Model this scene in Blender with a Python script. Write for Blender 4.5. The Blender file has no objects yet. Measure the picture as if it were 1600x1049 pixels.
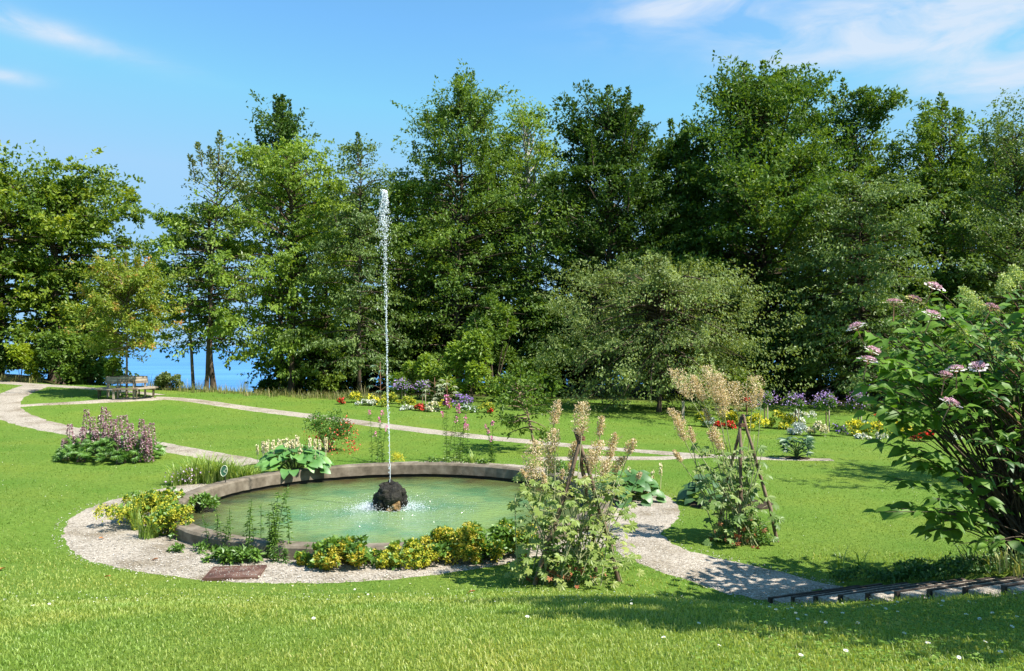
import bpy, math, random
import numpy as np
from mathutils import Vector, Matrix

# ------------------------------------------------------------ camera / light
scene = bpy.context.scene
C = scene.collection
F = 1244.0
CAMZ = 3.0
PITCH = math.atan(15.5 / F)
cam_d = bpy.data.cameras.new('camera')
cam = bpy.data.objects.new('camera', cam_d)
C.objects.link(cam)
cam.location = (0, 0, CAMZ)
cam.rotation_euler = (math.pi / 2 + PITCH, 0, 0)
cam_d.sensor_width = 36
cam_d.lens = F / 1600 * 36
cam_d.clip_start = 0.1
cam_d.clip_end = 60000
scene.camera = cam

SUN_EL = math.radians(52)
SUN_AZ = math.radians(118)                       # clockwise from +Y
sdir = Vector((math.sin(SUN_AZ) * math.cos(SUN_EL), math.cos(SUN_AZ) * math.cos(SUN_EL), math.sin(SUN_EL)))
sun_d = bpy.data.lights.new('sun', 'SUN')
sun_d.energy = 4.2
sun_d.angle = math.radians(0.53)
sun_d.color = (1.0, 0.95, 0.86)
sun = bpy.data.objects.new('sun', sun_d)
C.objects.link(sun)
sun.rotation_euler = (-sdir).to_track_quat('-Z', 'Y').to_euler()

scene.view_settings.view_transform = 'Standard'
scene.view_settings.look = 'None'
scene.view_settings.gamma = 1
scene.view_settings.exposure = 1.3
try:
    scene.view_settings.use_curve_mapping = False
except Exception:
    pass
scene.cycles.max_bounces = 8
scene.cycles.diffuse_bounces = 3
scene.cycles.transmission_bounces = 6
scene.cycles.transparent_max_bounces = 8
scene.cycles.use_denoising = True


def pix_dir(px, py):
    u = (px - 800) / F
    v = (524.5 - py) / F
    c, s = math.cos(PITCH), math.sin(PITCH)
    return np.array([u, c - v * s, s + v * c])


def sky_world():
    w = bpy.data.worlds.new('World')
    scene.world = w
    w.use_nodes = True
    nt = w.node_tree
    N, L = nt.nodes, nt.links
    N.clear()
    out = N.new('ShaderNodeOutputWorld')
    bg = N.new('ShaderNodeBackground')
    bg.inputs[1].default_value = 0.1
    sky = N.new('ShaderNodeTexSky')
    sky.sky_type = 'NISHITA'
    sky.sun_disc = False
    sky.sun_elevation = SUN_EL
    sky.sun_rotation = SUN_AZ
    sky.altitude = 500
    sky.air_density = 1.0
    sky.dust_density = 0.1
    sky.ozone_density = 1.6
    tint = N.new('ShaderNodeMix')
    tint.data_type = 'RGBA'
    tint.blend_type = 'MULTIPLY'
    tint.inputs[0].default_value = 1
    tint.inputs[7].default_value = SKY_TINT
    L.new(sky.outputs[0], tint.inputs[6])
    cap = N.new('ShaderNodeMix')          # a clear blue sky down to the horizon
    cap.data_type = 'RGBA'
    cap.blend_type = 'DARKEN'
    cap.inputs[0].default_value = 1
    L.new(tint.outputs[2], cap.inputs[6])
    cap.inputs[7].default_value = (1.52, 2.72, 4.0, 1)
    tc = N.new('ShaderNodeTexCoord')
    nz = N.new('ShaderNodeTexNoise')
    nz.inputs['Scale'].default_value = 9
    nz.inputs['Detail'].default_value = 9
    nz.inputs['Roughness'].default_value = 0.56
    nz.inputs['Distortion'].default_value = 0.5
    mp = N.new('ShaderNodeMapping')
    mp.inputs['Scale'].default_value = (1, 1, 3.0)
    L.new(tc.outputs['Generated'], mp.inputs['Vector'])
    L.new(mp.outputs[0], nz.inputs['Vector'])

    def math_n(op, a=None, b=None, c=None):
        n = N.new('ShaderNodeMath')
        n.operation = op
        for i, x in enumerate((a, b, c)):
            if x is None:
                continue
            if isinstance(x, (int, float)):
                n.inputs[i].default_value = x
            else:
                L.new(x, n.inputs[i])
        return n.outputs[0]
    # thin cloud banks: each a soft ellipse of directions in the sky, broken up by the noise
    masks = []
    banks = [((45, 40), 0.095, 0.010, -0.13), ((1080, 5), 0.085, 0.024, 0.05), ((1500, 20), 0.22, 0.042, -0.12),
             ((1580, 105), 0.085, 0.034, 0.0), ((1340, 55), 0.09, 0.020, 0.1), ((0, 118), 0.03, 0.006, 0.0),
             ((3200, -900), 0.3, 0.08, 0.1), ((-2400, -900), 0.3, 0.07, 0.0)]
    for (p, ra, rb, sl) in banks:
        d = Vector(pix_dir(*p)).normalized()
        right = d.cross(Vector((0, 0, 1))).normalized()
        up = right.cross(d).normalized()
        r2 = right * math.cos(sl) + up * math.sin(sl)
        u2 = -right * math.sin(sl) + up * math.cos(sl)
        comb = []
        for ax, rr in ((r2, ra), (u2, rb)):
            sub = N.new('ShaderNodeVectorMath'); sub.operation = 'SUBTRACT'
            L.new(tc.outputs['Generated'], sub.inputs[0]); sub.inputs[1].default_value = d
            dp = N.new('ShaderNodeVectorMath'); dp.operation = 'DOT_PRODUCT'
            L.new(sub.outputs[0], dp.inputs[0]); dp.inputs[1].default_value = ax / rr
            comb.append(math_n('POWER', math_n('ABSOLUTE', dp.outputs['Value']), 2.0))
        s = math_n('ADD', comb[0], comb[1])
        masks.append(math_n('EXPONENT', math_n('MULTIPLY', s, -0.9)))
    tot = masks[0]
    for m in masks[1:]:
        tot = math_n('ADD', tot, m)
    tot = math_n('MINIMUM', tot, 1.0)
    k = math_n('MULTIPLY_ADD', nz.outputs[0], 3.6, -1.35)
    k = math_n('MAXIMUM', math_n('MINIMUM', k, 1.0), 0.0)
    k2 = math_n('MULTIPLY', tot, math_n('MULTIPLY_ADD', k, 0.85, 0.10))
    k2 = math_n('MINIMUM', k2, 0.85)
    mix = N.new('ShaderNodeMix')
    mix.data_type = 'RGBA'
    L.new(k2, mix.inputs[0])
    L.new(cap.outputs[2], mix.inputs[6])
    mix.inputs[7].default_value = CLOUD_COL
    L.new(mix.outputs[2], bg.inputs[0])
    L.new(bg.outputs[0], out.inputs[0])


SKY_TINT = (.63, 1.0, 1.07, 1)
CLOUD_COL = (3.0, 3.4, 3.95, 1)
sky_world()

rng = np.random.default_rng(7)
random.seed(7)


def nrm(v):
    v = np.asarray(v, float)
    return v / np.maximum(np.linalg.norm(v, axis=-1, keepdims=True), 1e-9)


# ------------------------------------------------------------ terrain
PCX, PCY = -2.2, 15.1            # centre of the pool
ST0 = np.array([3.05, 9.45]); STD = nrm(np.array([1.08, -2.72])); STN = np.array([-STD[1], STD[0]])
STRUN, STRISE = 0.366, 0.12


def P(px, py, Y):
    d = pix_dir(px, py)
    t = Y / d[1]
    return (d[0] * t, Y, CAMZ + d[2] * t)


ctrl = [(0, 0, 1.45), (-4, 1, 1.45), (4, 1, 1.6), (0, 3.9, 1.42), (-2.6, 4, 1.42), (2.6, 4, 1.45),
        (0, 5.2, 1.2), (-3, 5.3, 1.2), (3.2, 5.3, 1.17), (0, 6.6, .86), (-3.5, 6.6, .86), (2.3, 6.6, .84),
        (0, 8, .48), (-3.5, 8, .46), (1.8, 8.3, .42), (0.8, 9.6, .08), (-2.6, 9.9, .02), (-5, 9.4, .22), (1.8, 10.0, .03),
        (0, 11, 0), (3, 12, 0), (6, 12.2, 0), (5, 11.2, .02), (8.5, 12.5, .0), (9, 17, 0), (5, 15, 0), (5, 18, 0), (4, 21, 0),
        (5.9, 9.2, .42), (7.5, 9.6, .5), (4.9, 9.4, .25), (6.5, 7, 1.2), (9, 5, 1.7), (9, 9, .8),
        P(198, 622, 33), P(0, 597, 42), P(100, 604, 38), P(20, 588, 46), P(270, 612, 37), P(400, 618, 38), P(500, 623, 38),
        P(560, 628, 36), P(760, 641, 33), P(1000, 652, 32), P(1100, 665, 30), P(1300, 681, 27), P(1440, 688, 26), P(1600, 700, 25),
        P(690, 675, 26.5), P(390, 722, 20.2), P(250, 695, 22.5), P(80, 667, 26), P(0, 648, 28), P(0, 700, 21.5), P(0, 800, 13.2),
        P(0, 900, 9.6), P(-200, 700, 22), P(-200, 850, 11), P(173, 737, 18.6), P(1090, 712, 21.6), P(1290, 718, 21), P(110, 760, 16.6),
        P(300, 650, 30), P(500, 680, 25.5), P(860, 680, 26), P(1600, 760, 17), (14, 20, 0), (16, 30, -.1),
        (-60, 20, 3), (-60, 60, 2.5), (60, 20, 0), (60, 60, 0), (0, 60, .1), (-18, 60, .8), (-40, -10, 2), (40, -10, 2), (0, -15, 1.5), (20, 45, 0), (0, 45, .2)]
for k in range(0, 9):
    s = k * STRUN
    for off, dz in ((-.3, -.035), (-.9, -.06), (1.75, .06)):
        p = ST0 + STD * s + STN * off
        ctrl.append((p[0], p[1], k * STRISE + dz - .02))
for a in np.linspace(0, 2 * math.pi, 10, endpoint=False):
    for r in (2.5, 5.3):
        ctrl.append((PCX + r * math.cos(a), PCY + r * math.sin(a), 0))
ctrl = np.array(ctrl, float)


def _phi(r):
    return np.where(r > 1e-6, r * r * np.log(np.maximum(r, 1e-6)), 0)


_n = len(ctrl)
_K = _phi(np.hypot(ctrl[:, None, 0] - ctrl[None, :, 0], ctrl[:, None, 1] - ctrl[None, :, 1])) + np.eye(_n) * 0.6
_Pm = np.c_[np.ones(_n), ctrl[:, :2]]
_A = np.block([[_K, _Pm], [_Pm.T, np.zeros((3, 3))]])
_W = np.linalg.solve(_A, np.r_[ctrl[:, 2], 0, 0, 0])


def sstep(a, b, x):
    t = np.clip((x - a) / (b - a), 0, 1)
    return t * t * (3 - 2 * t)


def H(x, y):
    """height of the ground"""
    x = np.atleast_1d(np.asarray(x, float)); y = np.atleast_1d(np.asarray(y, float))
    shp = x.shape
    x = x.ravel(); y = y.ravel()
    out = np.empty_like(x)
    for i in range(0, len(x), 20000):
        xs, ys = np.clip(x[i:i + 20000], -60, 60), np.clip(y[i:i + 20000], -15, 60)
        r = np.hypot(xs[:, None] - ctrl[None, :, 0], ys[:, None] - ctrl[None, :, 1])
        out[i:i + 20000] = _phi(r) @ _W[:_n] + _W[_n] + _W[_n + 1] * xs + _W[_n + 2] * ys
    rr = np.hypot(x - PCX, y - PCY)
    out = out * sstep(5.0, 6.2, rr)
    edge = 39.5 + 22 * sstep(-11, -4, x) + 8 * sstep(-22, -30, x)
    d = np.maximum(0, y - edge)
    out = out - 0.55 * d * d / (d + 5)
    # cut for the garden steps
    rx, ry = x - ST0[0], y - ST0[1]
    s = rx * STD[0] + ry * STD[1]
    n = rx * STN[0] + ry * STN[1]
    inside = (s > -.02) & (s < 4.2) & (n > -.02) & (n < 1.42)
    out = np.where(inside, np.minimum(out, s / STRUN * STRISE - .16), out)
    # pit under the pool
    out = np.where(rr < 3.95, -0.9, out)
    return out.reshape(shp)


def gz(x, y):
    return float(H(x, y)[0])


def G(px, py):
    """point of the ground seen at a pixel"""
    d = pix_dir(px, py)
    ts = np.geomspace(3, 80, 900)
    z = CAMZ + d[2] * ts
    h = H(d[0] * ts, d[1] * ts)
    k = int(np.argmax(z <= h)) if (z <= h).any() else len(ts) - 1
    if k > 0:
        a, b = z[k - 1] - h[k - 1], h[k] - z[k]
        t = ts[k - 1] + (ts[k] - ts[k - 1]) * a / max(a + b, 1e-9)
    else:
        t = ts[0]
    x, y = d[0] * t, d[1] * t
    return np.array([x, y, gz(x, y)])


def at_depth(px, Y):
    x = (px - 800) / F * Y
    return np.array([x, Y, gz(x, Y)])


def top_z(py, Y):
    d = pix_dir(800, py)
    return CAMZ + d[2] / d[1] * Y


# ------------------------------------------------------------ mesh helpers
class MB:
    def __init__(s):
        s.V = []; s.T = []; s.Q = []; s.tv = []; s.qv = []; s.n = 0

    def add(s, V, T=None, Q=None, v=0.5):
        V = np.asarray(V, float).reshape(-1, 3)
        if T is not None and len(T):
            T = np.asarray(T, int).reshape(-1, 3) + s.n
            s.T.append(T); s.tv.append(np.full(len(T), float(v)) if np.ndim(v) == 0 else np.asarray(v, float))
        if Q is not None and len(Q):
            Q = np.asarray(Q, int).reshape(-1, 4) + s.n
            s.Q.append(Q); s.qv.append(np.full(len(Q), float(v)) if np.ndim(v) == 0 else np.asarray(v, float))
        s.V.append(V); s.n += len(V)
        return s

    def mesh(s, name, mat, smooth=False):
        V = np.concatenate(s.V) if s.V else np.zeros((0, 3))
        T = np.concatenate(s.T) if s.T else np.zeros((0, 3), int)
        Q = np.concatenate(s.Q) if s.Q else np.zeros((0, 4), int)
        v = np.concatenate([np.concatenate(s.tv) if s.tv else np.zeros(0), np.concatenate(s.qv) if s.qv else np.zeros(0)])
        me = bpy.data.meshes.new(name)
        nf = len(T) + len(Q)
        me.vertices.add(len(V)); me.vertices.foreach_set('co', V.astype(np.float32).ravel())
        loops = np.concatenate([T.ravel(), Q.ravel()]).astype(np.int32)
        me.loops.add(len(loops)); me.loops.foreach_set('vertex_index', loops)
        me.polygons.add(nf)
        start = np.concatenate([np.arange(len(T)) * 3, len(T) * 3 + np.arange(len(Q)) * 4]).astype(np.int32)
        me.polygons.foreach_set('loop_start', start)
        if smooth:
            me.polygons.foreach_set('use_smooth', np.ones(nf, bool))
        else:
            me.polygons.foreach_set('use_smooth', np.zeros(nf, bool))
        a = me.attributes.new('v', 'FLOAT', 'FACE')
        a.data.foreach_set('value', v.astype(np.float32))
        me.update(calc_edges=True)
        if mat is not None:
            me.materials.append(mat)
        return me


def link(name, me, parent=None, loc=None, mat4=None):
    o = bpy.data.objects.new(name, me)
    C.objects.link(o)
    if parent is not None:
        o.parent = parent
    if mat4 is not None:
        o.matrix_basis = mat4
    elif loc is not None:
        o.location = loc
    return o


def tag(o, label=None, cat=None, group=None, kind=None):
    if label: o['label'] = label
    if cat: o['category'] = cat
    if group: o['group'] = group
    if kind: o['kind'] = kind
    return o


def thing(name, label, cat, loc=(0, 0, 0), rz=0, group=None):
    o = bpy.data.objects.new(name, None)
    C.objects.link(o)
    o.location = tuple(float(q) for q in loc)
    o.rotation_euler = (0, 0, rz)
    o.empty_display_size = .1
    return tag(o, label, cat, group)


def tube(pts, rad, sides=6, cap=True):
    """swept tube -> V, Q, T"""
    pts = np.asarray(pts, float)
    n = len(pts)
    rad = np.broadcast_to(np.asarray(rad, float), (n,))
    tan = nrm(np.gradient(pts, axis=0))
    ref = np.array([0, 0, 1.]) if abs(tan[:, 2]).mean() < .9 else np.array([1., 0, 0])
    a = nrm(np.cross(tan, ref)); b = np.cross(tan, a)
    th = np.linspace(0, 2 * np.pi, sides, endpoint=False)
    V = pts[:, None] + rad[:, None, None] * (np.cos(th)[None, :, None] * a[:, None] + np.sin(th)[None, :, None] * b[:, None])
    V = V.reshape(-1, 3)
    i = np.arange(n - 1)[:, None] * sides; j = np.arange(sides)[None]
    j2 = (j + 1) % sides
    Q = np.stack([i + j, i + j2, i + sides + j2, i + sides + j], -1).reshape(-1, 4)
    T = []
    if cap:
        V = np.vstack([V, pts[-1:]])
        k = len(V) - 1
        T = [((n - 1) * sides + q, (n - 1) * sides + (q + 1) % sides, k) for q in range(sides)]
    return V, Q, T


def addtube(mb, pts, rad, sides=6, v=.5, cap=True):
    V, Q, T = tube(pts, rad, sides, cap)
    n0 = mb.n
    mb.V.append(V)
    mb.Q.append(Q + n0); mb.qv.append(np.full(len(Q), v))
    if len(T):
        mb.T.append(np.array(T) + n0); mb.tv.append(np.full(len(T), v))
    mb.n += len(V)


def box(mb, c, s, rz=0, v=.5, tilt=None):
    c = np.asarray(c, float); s = np.asarray(s, float) / 2
    V = np.array([(x, y, z) for z in (-1, 1) for y in (-1, 1) for x in (-1, 1)], float) * s
    if tilt is not None:
        V = V @ np.array(Matrix.Rotation(tilt, 3, 'X')).T
    cz, sz = math.cos(rz), math.sin(rz)
    V = V @ np.array([[cz, sz, 0], [-sz, cz, 0], [0, 0, 1]]) + c
    Q = [(0, 2, 3, 1), (4, 5, 7, 6), (0, 1, 5, 4), (2, 6, 7, 3), (0, 4, 6, 2), (1, 3, 7, 5)]
    mb.add(V, Q=Q, v=v)


def leaves(mb, pos, d, up, L, W, v, fold=.25, droop=.15):
    """many two-triangle folded leaves"""
    n = len(pos)
    if n == 0:
        return
    d = nrm(d)
    side = nrm(np.cross(d, up)); up2 = np.cross(side, d)
    L = np.broadcast_to(np.asarray(L, float), (n,))[:, None]; W = np.broadcast_to(np.asarray(W, float), (n,))[:, None]
    mid = pos + d * L * .45
    V = np.stack([pos, mid - side * W / 2 + up2 * W * fold, mid + side * W / 2 + up2 * W * fold, pos + d * L - up2 * L * droop], 1).reshape(-1, 3)
    i = np.arange(n)[:, None] * 4
    T = np.stack([i + np.array([0, 3, 1]), i + np.array([0, 2, 3])], 1).reshape(-1, 3)
    mb.add(V, T=T, v=np.repeat(v, 2))


def rand_unit(n, flat=1.0):
    v = rng.normal(size=(n, 3)); v[:, 2] *= flat
    return nrm(v)


# ------------------------------------------------------------ materials
MATS = {}


def new_mat(name):
    m = bpy.data.materials.new(name)
    m.use_nodes = True
    nt = m.node_tree
    nt.nodes.clear()
    out = nt.nodes.new('ShaderNodeOutputMaterial')
    return m, nt, nt.nodes, nt.links, out


def ramp(N, L, src, cols, pos=None):
    r = N.new('ShaderNodeValToRGB')
    el = r.color_ramp.elements
    pos = pos or [i / (len(cols) - 1) for i in range(len(cols))]
    el[0].position = pos[0]; el[0].color = (*cols[0], 1)
    el[1].position = pos[-1]; el[1].color = (*cols[-1], 1)
    for p, c in list(zip(pos, cols))[1:-1]:
        e = el.new(p); e.color = (*c, 1)
    if src is not None:
        L.new(src, r.inputs[0])
    return r.outputs[0]


def noise(N, L, scale, detail=4, rough=.55, vec=None, dist=0):
    n = N.new('ShaderNodeTexNoise')
    n.inputs['Scale'].default_value = scale
    n.inputs['Detail'].default_value = detail
    n.inputs['Roughness'].default_value = rough
    n.inputs['Distortion'].default_value = dist
    if vec is None:
        g = N.new('ShaderNodeNewGeometry'); vec = g.outputs['Position']
    L.new(vec, n.inputs['Vector'])
    return n.outputs[0]


def leaf_mat(name, cols, trans=.35, gloss=.06, rough=.45, pos=None):
    if name in MATS: return MATS[name]
    m, nt, N, L, out = new_mat(name)
    cols = [tuple(min(.78, q * 1.13) for q in c) for c in cols]
    at = N.new('ShaderNodeAttribute'); at.attribute_name = 'v'
    col = ramp(N, L, at.outputs['Fac'], cols, pos)
    if name.startswith('lawn_blade'):          # drier and lusher patches of the turf
        pt = ramp(N, L, noise(N, L, .9, 6, .62), [(.80, .97, .85), (1.0, 1.0, 1.0), (1.22, 1.08, 1.15)], [.35, .5, .66])
        pm = N.new('ShaderNodeMix'); pm.data_type = 'RGBA'; pm.blend_type = 'MULTIPLY'; pm.inputs[0].default_value = 1
        L.new(col, pm.inputs[6]); L.new(pt, pm.inputs[7]); col = pm.outputs[2]
    df = N.new('ShaderNodeBsdfDiffuse'); L.new(col, df.inputs[0])
    tr = N.new('ShaderNodeBsdfTranslucent')
    hs = N.new('ShaderNodeMix'); hs.data_type = 'RGBA'; hs.blend_type = 'MULTIPLY'; hs.inputs[0].default_value = 1
    L.new(col, hs.inputs[6]); hs.inputs[7].default_value = (1.35, 1.25, .45, 1)
    L.new(hs.outputs[2], tr.inputs[0])
    mx = N.new('ShaderNodeMixShader'); mx.inputs[0].default_value = trans
    L.new(df.outputs[0], mx.inputs[1]); L.new(tr.outputs[0], mx.inputs[2])
    gl = N.new('ShaderNodeBsdfGlossy'); gl.inputs['Roughness'].default_value = rough
    gl.inputs[0].default_value = (.8, .85, .8, 1)
    m2 = N.new('ShaderNodeMixShader'); m2.inputs[0].default_value = gloss
    L.new(mx.outputs[0], m2.inputs[1]); L.new(gl.outputs[0], m2.inputs[2])
    L.new(m2.outputs[0], out.inputs[0])
    MATS[name] = m
    return m


def surf_mat(name, cols, scale=8, rough=.8, bump=.3, bscale=None, detail=5, pos=None, spec=.3, stretch=None, bdist=.01, attr=False):
    if name in MATS: return MATS[name]
    m, nt, N, L, out = new_mat(name)
    b = N.new('ShaderNodeBsdfPrincipled')
    b.inputs['Roughness'].default_value = rough
    b.inputs['Specular IOR Level'].default_value = spec
    tc = N.new('ShaderNodeTexCoord')
    mp = N.new('ShaderNodeMapping')
    if stretch: mp.inputs['Scale'].default_value = stretch
    L.new(tc.outputs['Object'], mp.inputs['Vector'])
    nz = noise(N, L, scale, detail, .6, mp.outputs[0])
    if attr:
        at = N.new('ShaderNodeAttribute'); at.attribute_name = 'v'
        ad = N.new('ShaderNodeMath'); ad.operation = 'MULTIPLY_ADD'; ad.inputs[1].default_value = .5
        sc = N.new('ShaderNodeMath'); sc.operation = 'MULTIPLY'; sc.inputs[1].default_value = .5
        L.new(at.outputs['Fac'], sc.inputs[0])
        L.new(nz, ad.inputs[0]); L.new(sc.outputs[0], ad.inputs[2])
        nz = ad.outputs[0]
    L.new(ramp(N, L, nz, cols, pos or [.3 + .4 * i / (len(cols) - 1) for i in range(len(cols))]), b.inputs['Base Color'])
    if bump:
        bp = N.new('ShaderNodeBump'); bp.inputs['Strength'].default_value = bump; bp.inputs['Distance'].default_value = bdist
        L.new(noise(N, L, bscale or scale * 4, 5, .65, mp.outputs[0]), bp.inputs['Height'])
        L.new(bp.outputs[0], b.inputs['Normal'])
    L.new(b.outputs[0], out.inputs[0])
    MATS[name] = m
    return m


def ground_mat():
    m, nt, N, L, out = new_mat('lawn_ground')
    b = N.new('ShaderNodeBsdfPrincipled'); b.inputs['Roughness'].default_value = .9; b.inputs['Specular IOR Level'].default_value = .1
    big = noise(N, L, .35, 5, .6)
    fine = noise(N, L, 16, 6, .7)
    c1 = ramp(N, L, fine, [(.06, .115, .016), (.115, .19, .026), (.165, .25, .045)], [.25, .5, .75])
    c2 = ramp(N, L, big, [(.80, .92, .8), (1.0, 1.0, 1.0), (1.22, 1.05, 1.0)], [.35, .5, .68])
    mx = N.new('ShaderNodeMix'); mx.data_type = 'RGBA'; mx.blend_type = 'MULTIPLY'; mx.inputs[0].default_value = 1
    L.new(c1, mx.inputs[6]); L.new(c2, mx.inputs[7])
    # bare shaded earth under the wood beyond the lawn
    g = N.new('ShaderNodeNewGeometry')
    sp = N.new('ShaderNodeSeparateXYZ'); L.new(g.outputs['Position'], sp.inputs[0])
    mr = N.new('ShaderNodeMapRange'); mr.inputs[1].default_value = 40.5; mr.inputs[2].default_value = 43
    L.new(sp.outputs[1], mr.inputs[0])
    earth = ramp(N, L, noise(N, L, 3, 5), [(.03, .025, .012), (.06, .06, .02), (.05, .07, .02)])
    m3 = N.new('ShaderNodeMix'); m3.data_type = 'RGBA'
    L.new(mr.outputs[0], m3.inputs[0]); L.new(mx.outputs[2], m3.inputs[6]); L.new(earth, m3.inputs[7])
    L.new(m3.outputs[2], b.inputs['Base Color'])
    bp = N.new('ShaderNodeBump'); bp.inputs['Strength'].default_value = .8; bp.inputs['Distance'].default_value = .04
    L.new(noise(N, L, 30, 5, .7), bp.inputs['Height']); L.new(bp.outputs[0], b.inputs['Normal'])
    L.new(b.outputs[0], out.inputs[0])
    return m


def gravel_mat():
    m, nt, N, L, out = new_mat('gravel')
    b = N.new('ShaderNodeBsdfPrincipled'); b.inputs['Roughness'].default_value = .9; b.inputs['Specular IOR Level'].default_value = .2
    g = N.new('ShaderNodeNewGeometry')
    vo = N.new('ShaderNodeTexVoronoi'); vo.inputs['Scale'].default_value = 55
    L.new(g.outputs['Position'], vo.inputs['Vector'])
    sp = N.new('ShaderNodeSeparateColor'); L.new(vo.outputs['Color'], sp.inputs[0])
    c1 = ramp(N, L, sp.outputs[0], [(.18, .155, .125), (.36, .32, .265), (.49, .445, .385)])
    c2 = ramp(N, L, noise(N, L, .9, 6, .65), [(.60, .55, .46), (.95, .93, .9), (1.06, 1.03, .99)], [.34, .5, .68])
    mx = N.new('ShaderNodeMix'); mx.data_type = 'RGBA'; mx.blend_type = 'MULTIPLY'; mx.inputs[0].default_value = 1
    L.new(c1, mx.inputs[6]); L.new(c2, mx.inputs[7])
    L.new(mx.outputs[2], b.inputs['Base Color'])
    bp = N.new('ShaderNodeBump'); bp.inputs['Strength'].default_value = .9; bp.inputs['Distance'].default_value = .012; bp.invert = True
    L.new(vo.outputs['Distance'], bp.inputs['Height']); L.new(bp.outputs[0], b.inputs['Normal'])
    L.new(b.outputs[0], out.inputs[0])
    return m


def pool_water_mat():
    m, nt, N, L, out = new_mat('pool_water')
    b = N.new('ShaderNodeBsdfPrincipled'); b.inputs['Roughness'].default_value = .07; b.inputs['IOR'].default_value = 1.33
    tc = N.new('ShaderNodeTexCoord')
    # milky green in the middle, brown shallows over the sediment along the wall
    ln = N.new('ShaderNodeVectorMath'); ln.operation = 'LENGTH'; L.new(tc.outputs['Object'], ln.inputs[0])
    nz = noise(N, L, 1.1, 5, .6, tc.outputs['Object'], .6)
    ad = N.new('ShaderNodeMath'); ad.operation = 'MULTIPLY_ADD'; ad.inputs[1].default_value = 2.0
    L.new(nz, ad.inputs[0]); L.new(ln.outputs['Value'], ad.inputs[2])
    dv = N.new('ShaderNodeMath'); dv.operation = 'DIVIDE'; dv.inputs[1].default_value = 6; L.new(ad.outputs[0], dv.inputs[0])
    c = ramp(N, L, dv.outputs[0], [(.15, .25, .13), (.17, .265, .105), (.11, .155, .05), (.06, .05, .02)], [.2, .5, .68, .8])
    n2 = noise(N, L, .8, 4, .6, tc.outputs['Object'])
    c2 = ramp(N, L, n2, [(.55, .8, .9), (1, 1, 1), (1.15, 1.1, .9)], [.36, .5, .66])
    mx = N.new('ShaderNodeMix'); mx.data_type = 'RGBA'; mx.blend_type = 'MULTIPLY'; mx.inputs[0].default_value = 1
    L.new(c, mx.inputs[6]); L.new(c2, mx.inputs[7])
    L.new(mx.outputs[2], b.inputs['Base Color'])
    mp = N.new('ShaderNodeMapping'); mp.inputs['Scale'].default_value = (1, 2.2, 1); L.new(tc.outputs['Object'], mp.inputs[0])
    h = noise(N, L, 4.5, 5, .6, mp.outputs[0], .8)
    bp = N.new('ShaderNodeBump'); bp.inputs['Strength'].default_value = .55; bp.inputs['Distance'].default_value = .05
    L.new(h, bp.inputs['Height']); L.new(bp.outputs[0], b.inputs['Normal'])
    L.new(b.outputs[0], out.inputs[0])
    return m


def lake_mat():
    m, nt, N, L, out = new_mat('lake_water')
    b = N.new('ShaderNodeBsdfPrincipled'); b.inputs['Roughness'].default_value = .25; b.inputs['IOR'].default_value = 1.33
    g = N.new('ShaderNodeNewGeometry')
    mp = N.new('ShaderNodeMapping'); mp.inputs['Scale'].default_value = (.15, 1, 1); L.new(g.outputs['Position'], mp.inputs[0])
    c = ramp(N, L, noise(N, L, .012, 5, .6, mp.outputs[0]), [(.025, .16, .42), (.04, .20, .48), (.06, .24, .52)], [.35, .5, .65])
    L.new(c, b.inputs['Base Color'])
    b.inputs['Specular IOR Level'].default_value = .35
    bp = N.new('ShaderNodeBump'); bp.inputs['Strength'].default_value = .6; bp.inputs['Distance'].default_value = .5
    L.new(noise(N, L, .3, 4, .6), bp.inputs['Height']); L.new(bp.outputs[0], b.inputs['Normal'])
    L.new(b.outputs[0], out.inputs[0])
    return m


def droplet_mat():
    m, nt, N, L, out = new_mat('white_water')
    b = N.new('ShaderNodeBsdfPrincipled'); b.inputs['Base Color'].default_value = (.85, .9, .95, 1)
    b.inputs['Roughness'].default_value = .15; b.inputs['Transmission Weight'].default_value = .35; b.inputs['IOR'].default_value = 1.33
    L.new(b.outputs[0], out.inputs[0])
    return m


bark = surf_mat('bark', [(.03, .022, .015), (.075, .055, .035), (.12, .09, .06)], 6, .9, .8, 14, stretch=(1, 1, .25), bdist=.03)
bark_pale = surf_mat('pale_bark', [(.12, .09, .06), (.22, .16, .10), (.30, .23, .15)], 6, .9, .5, 14, stretch=(1, 1, .3), bdist=.02)
bark_birch = surf_mat('birch_bark', [(.10, .09, .08), (.35, .33, .30), (.5, .48, .45)], 3, .8, .3, 10, stretch=(1, 1, 3))
stemgreen = surf_mat('green_stem', [(.07, .12, .03), (.12, .17, .05)], 20, .7, 0)
stempale = surf_mat('pale_stem', [(.22, .25, .11), (.38, .38, .20)], 20, .7, 0)
stemred = surf_mat('reddish_stem', [(.13, .06, .04), (.22, .11, .06)], 20, .6, 0)
soil = surf_mat('soil', [(.02, .015, .009), (.045, .032, .02), (.07, .05, .03)], 12, 1, .9, 40, bdist=.03)
concrete = surf_mat('weathered_concrete', [(.075, .06, .04), (.15, .122, .088), (.235, .20, .15)], 4, .92, .6, 60, detail=9, bdist=.01)
wetwall = surf_mat('wet_dark_concrete', [(.008, .008, .005), (.02, .018, .012)], 6, .6, .4, 40)
oldwood = surf_mat('weathered_wood', [(.15, .115, .08), (.29, .235, .18), (.40, .34, .27)], 5, .85, .35, 30, stretch=(1, 1, 1), bdist=.004, attr=True)
palewood = surf_mat('pale_wood_post', [(.26, .22, .16), (.40, .34, .26)], 8, .85, .2, 30)
darkwood = surf_mat('dark_edging_wood', [(.02, .015, .012), (.055, .04, .03), (.085, .065, .05)], 9, .9, .5, 40)
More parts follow.
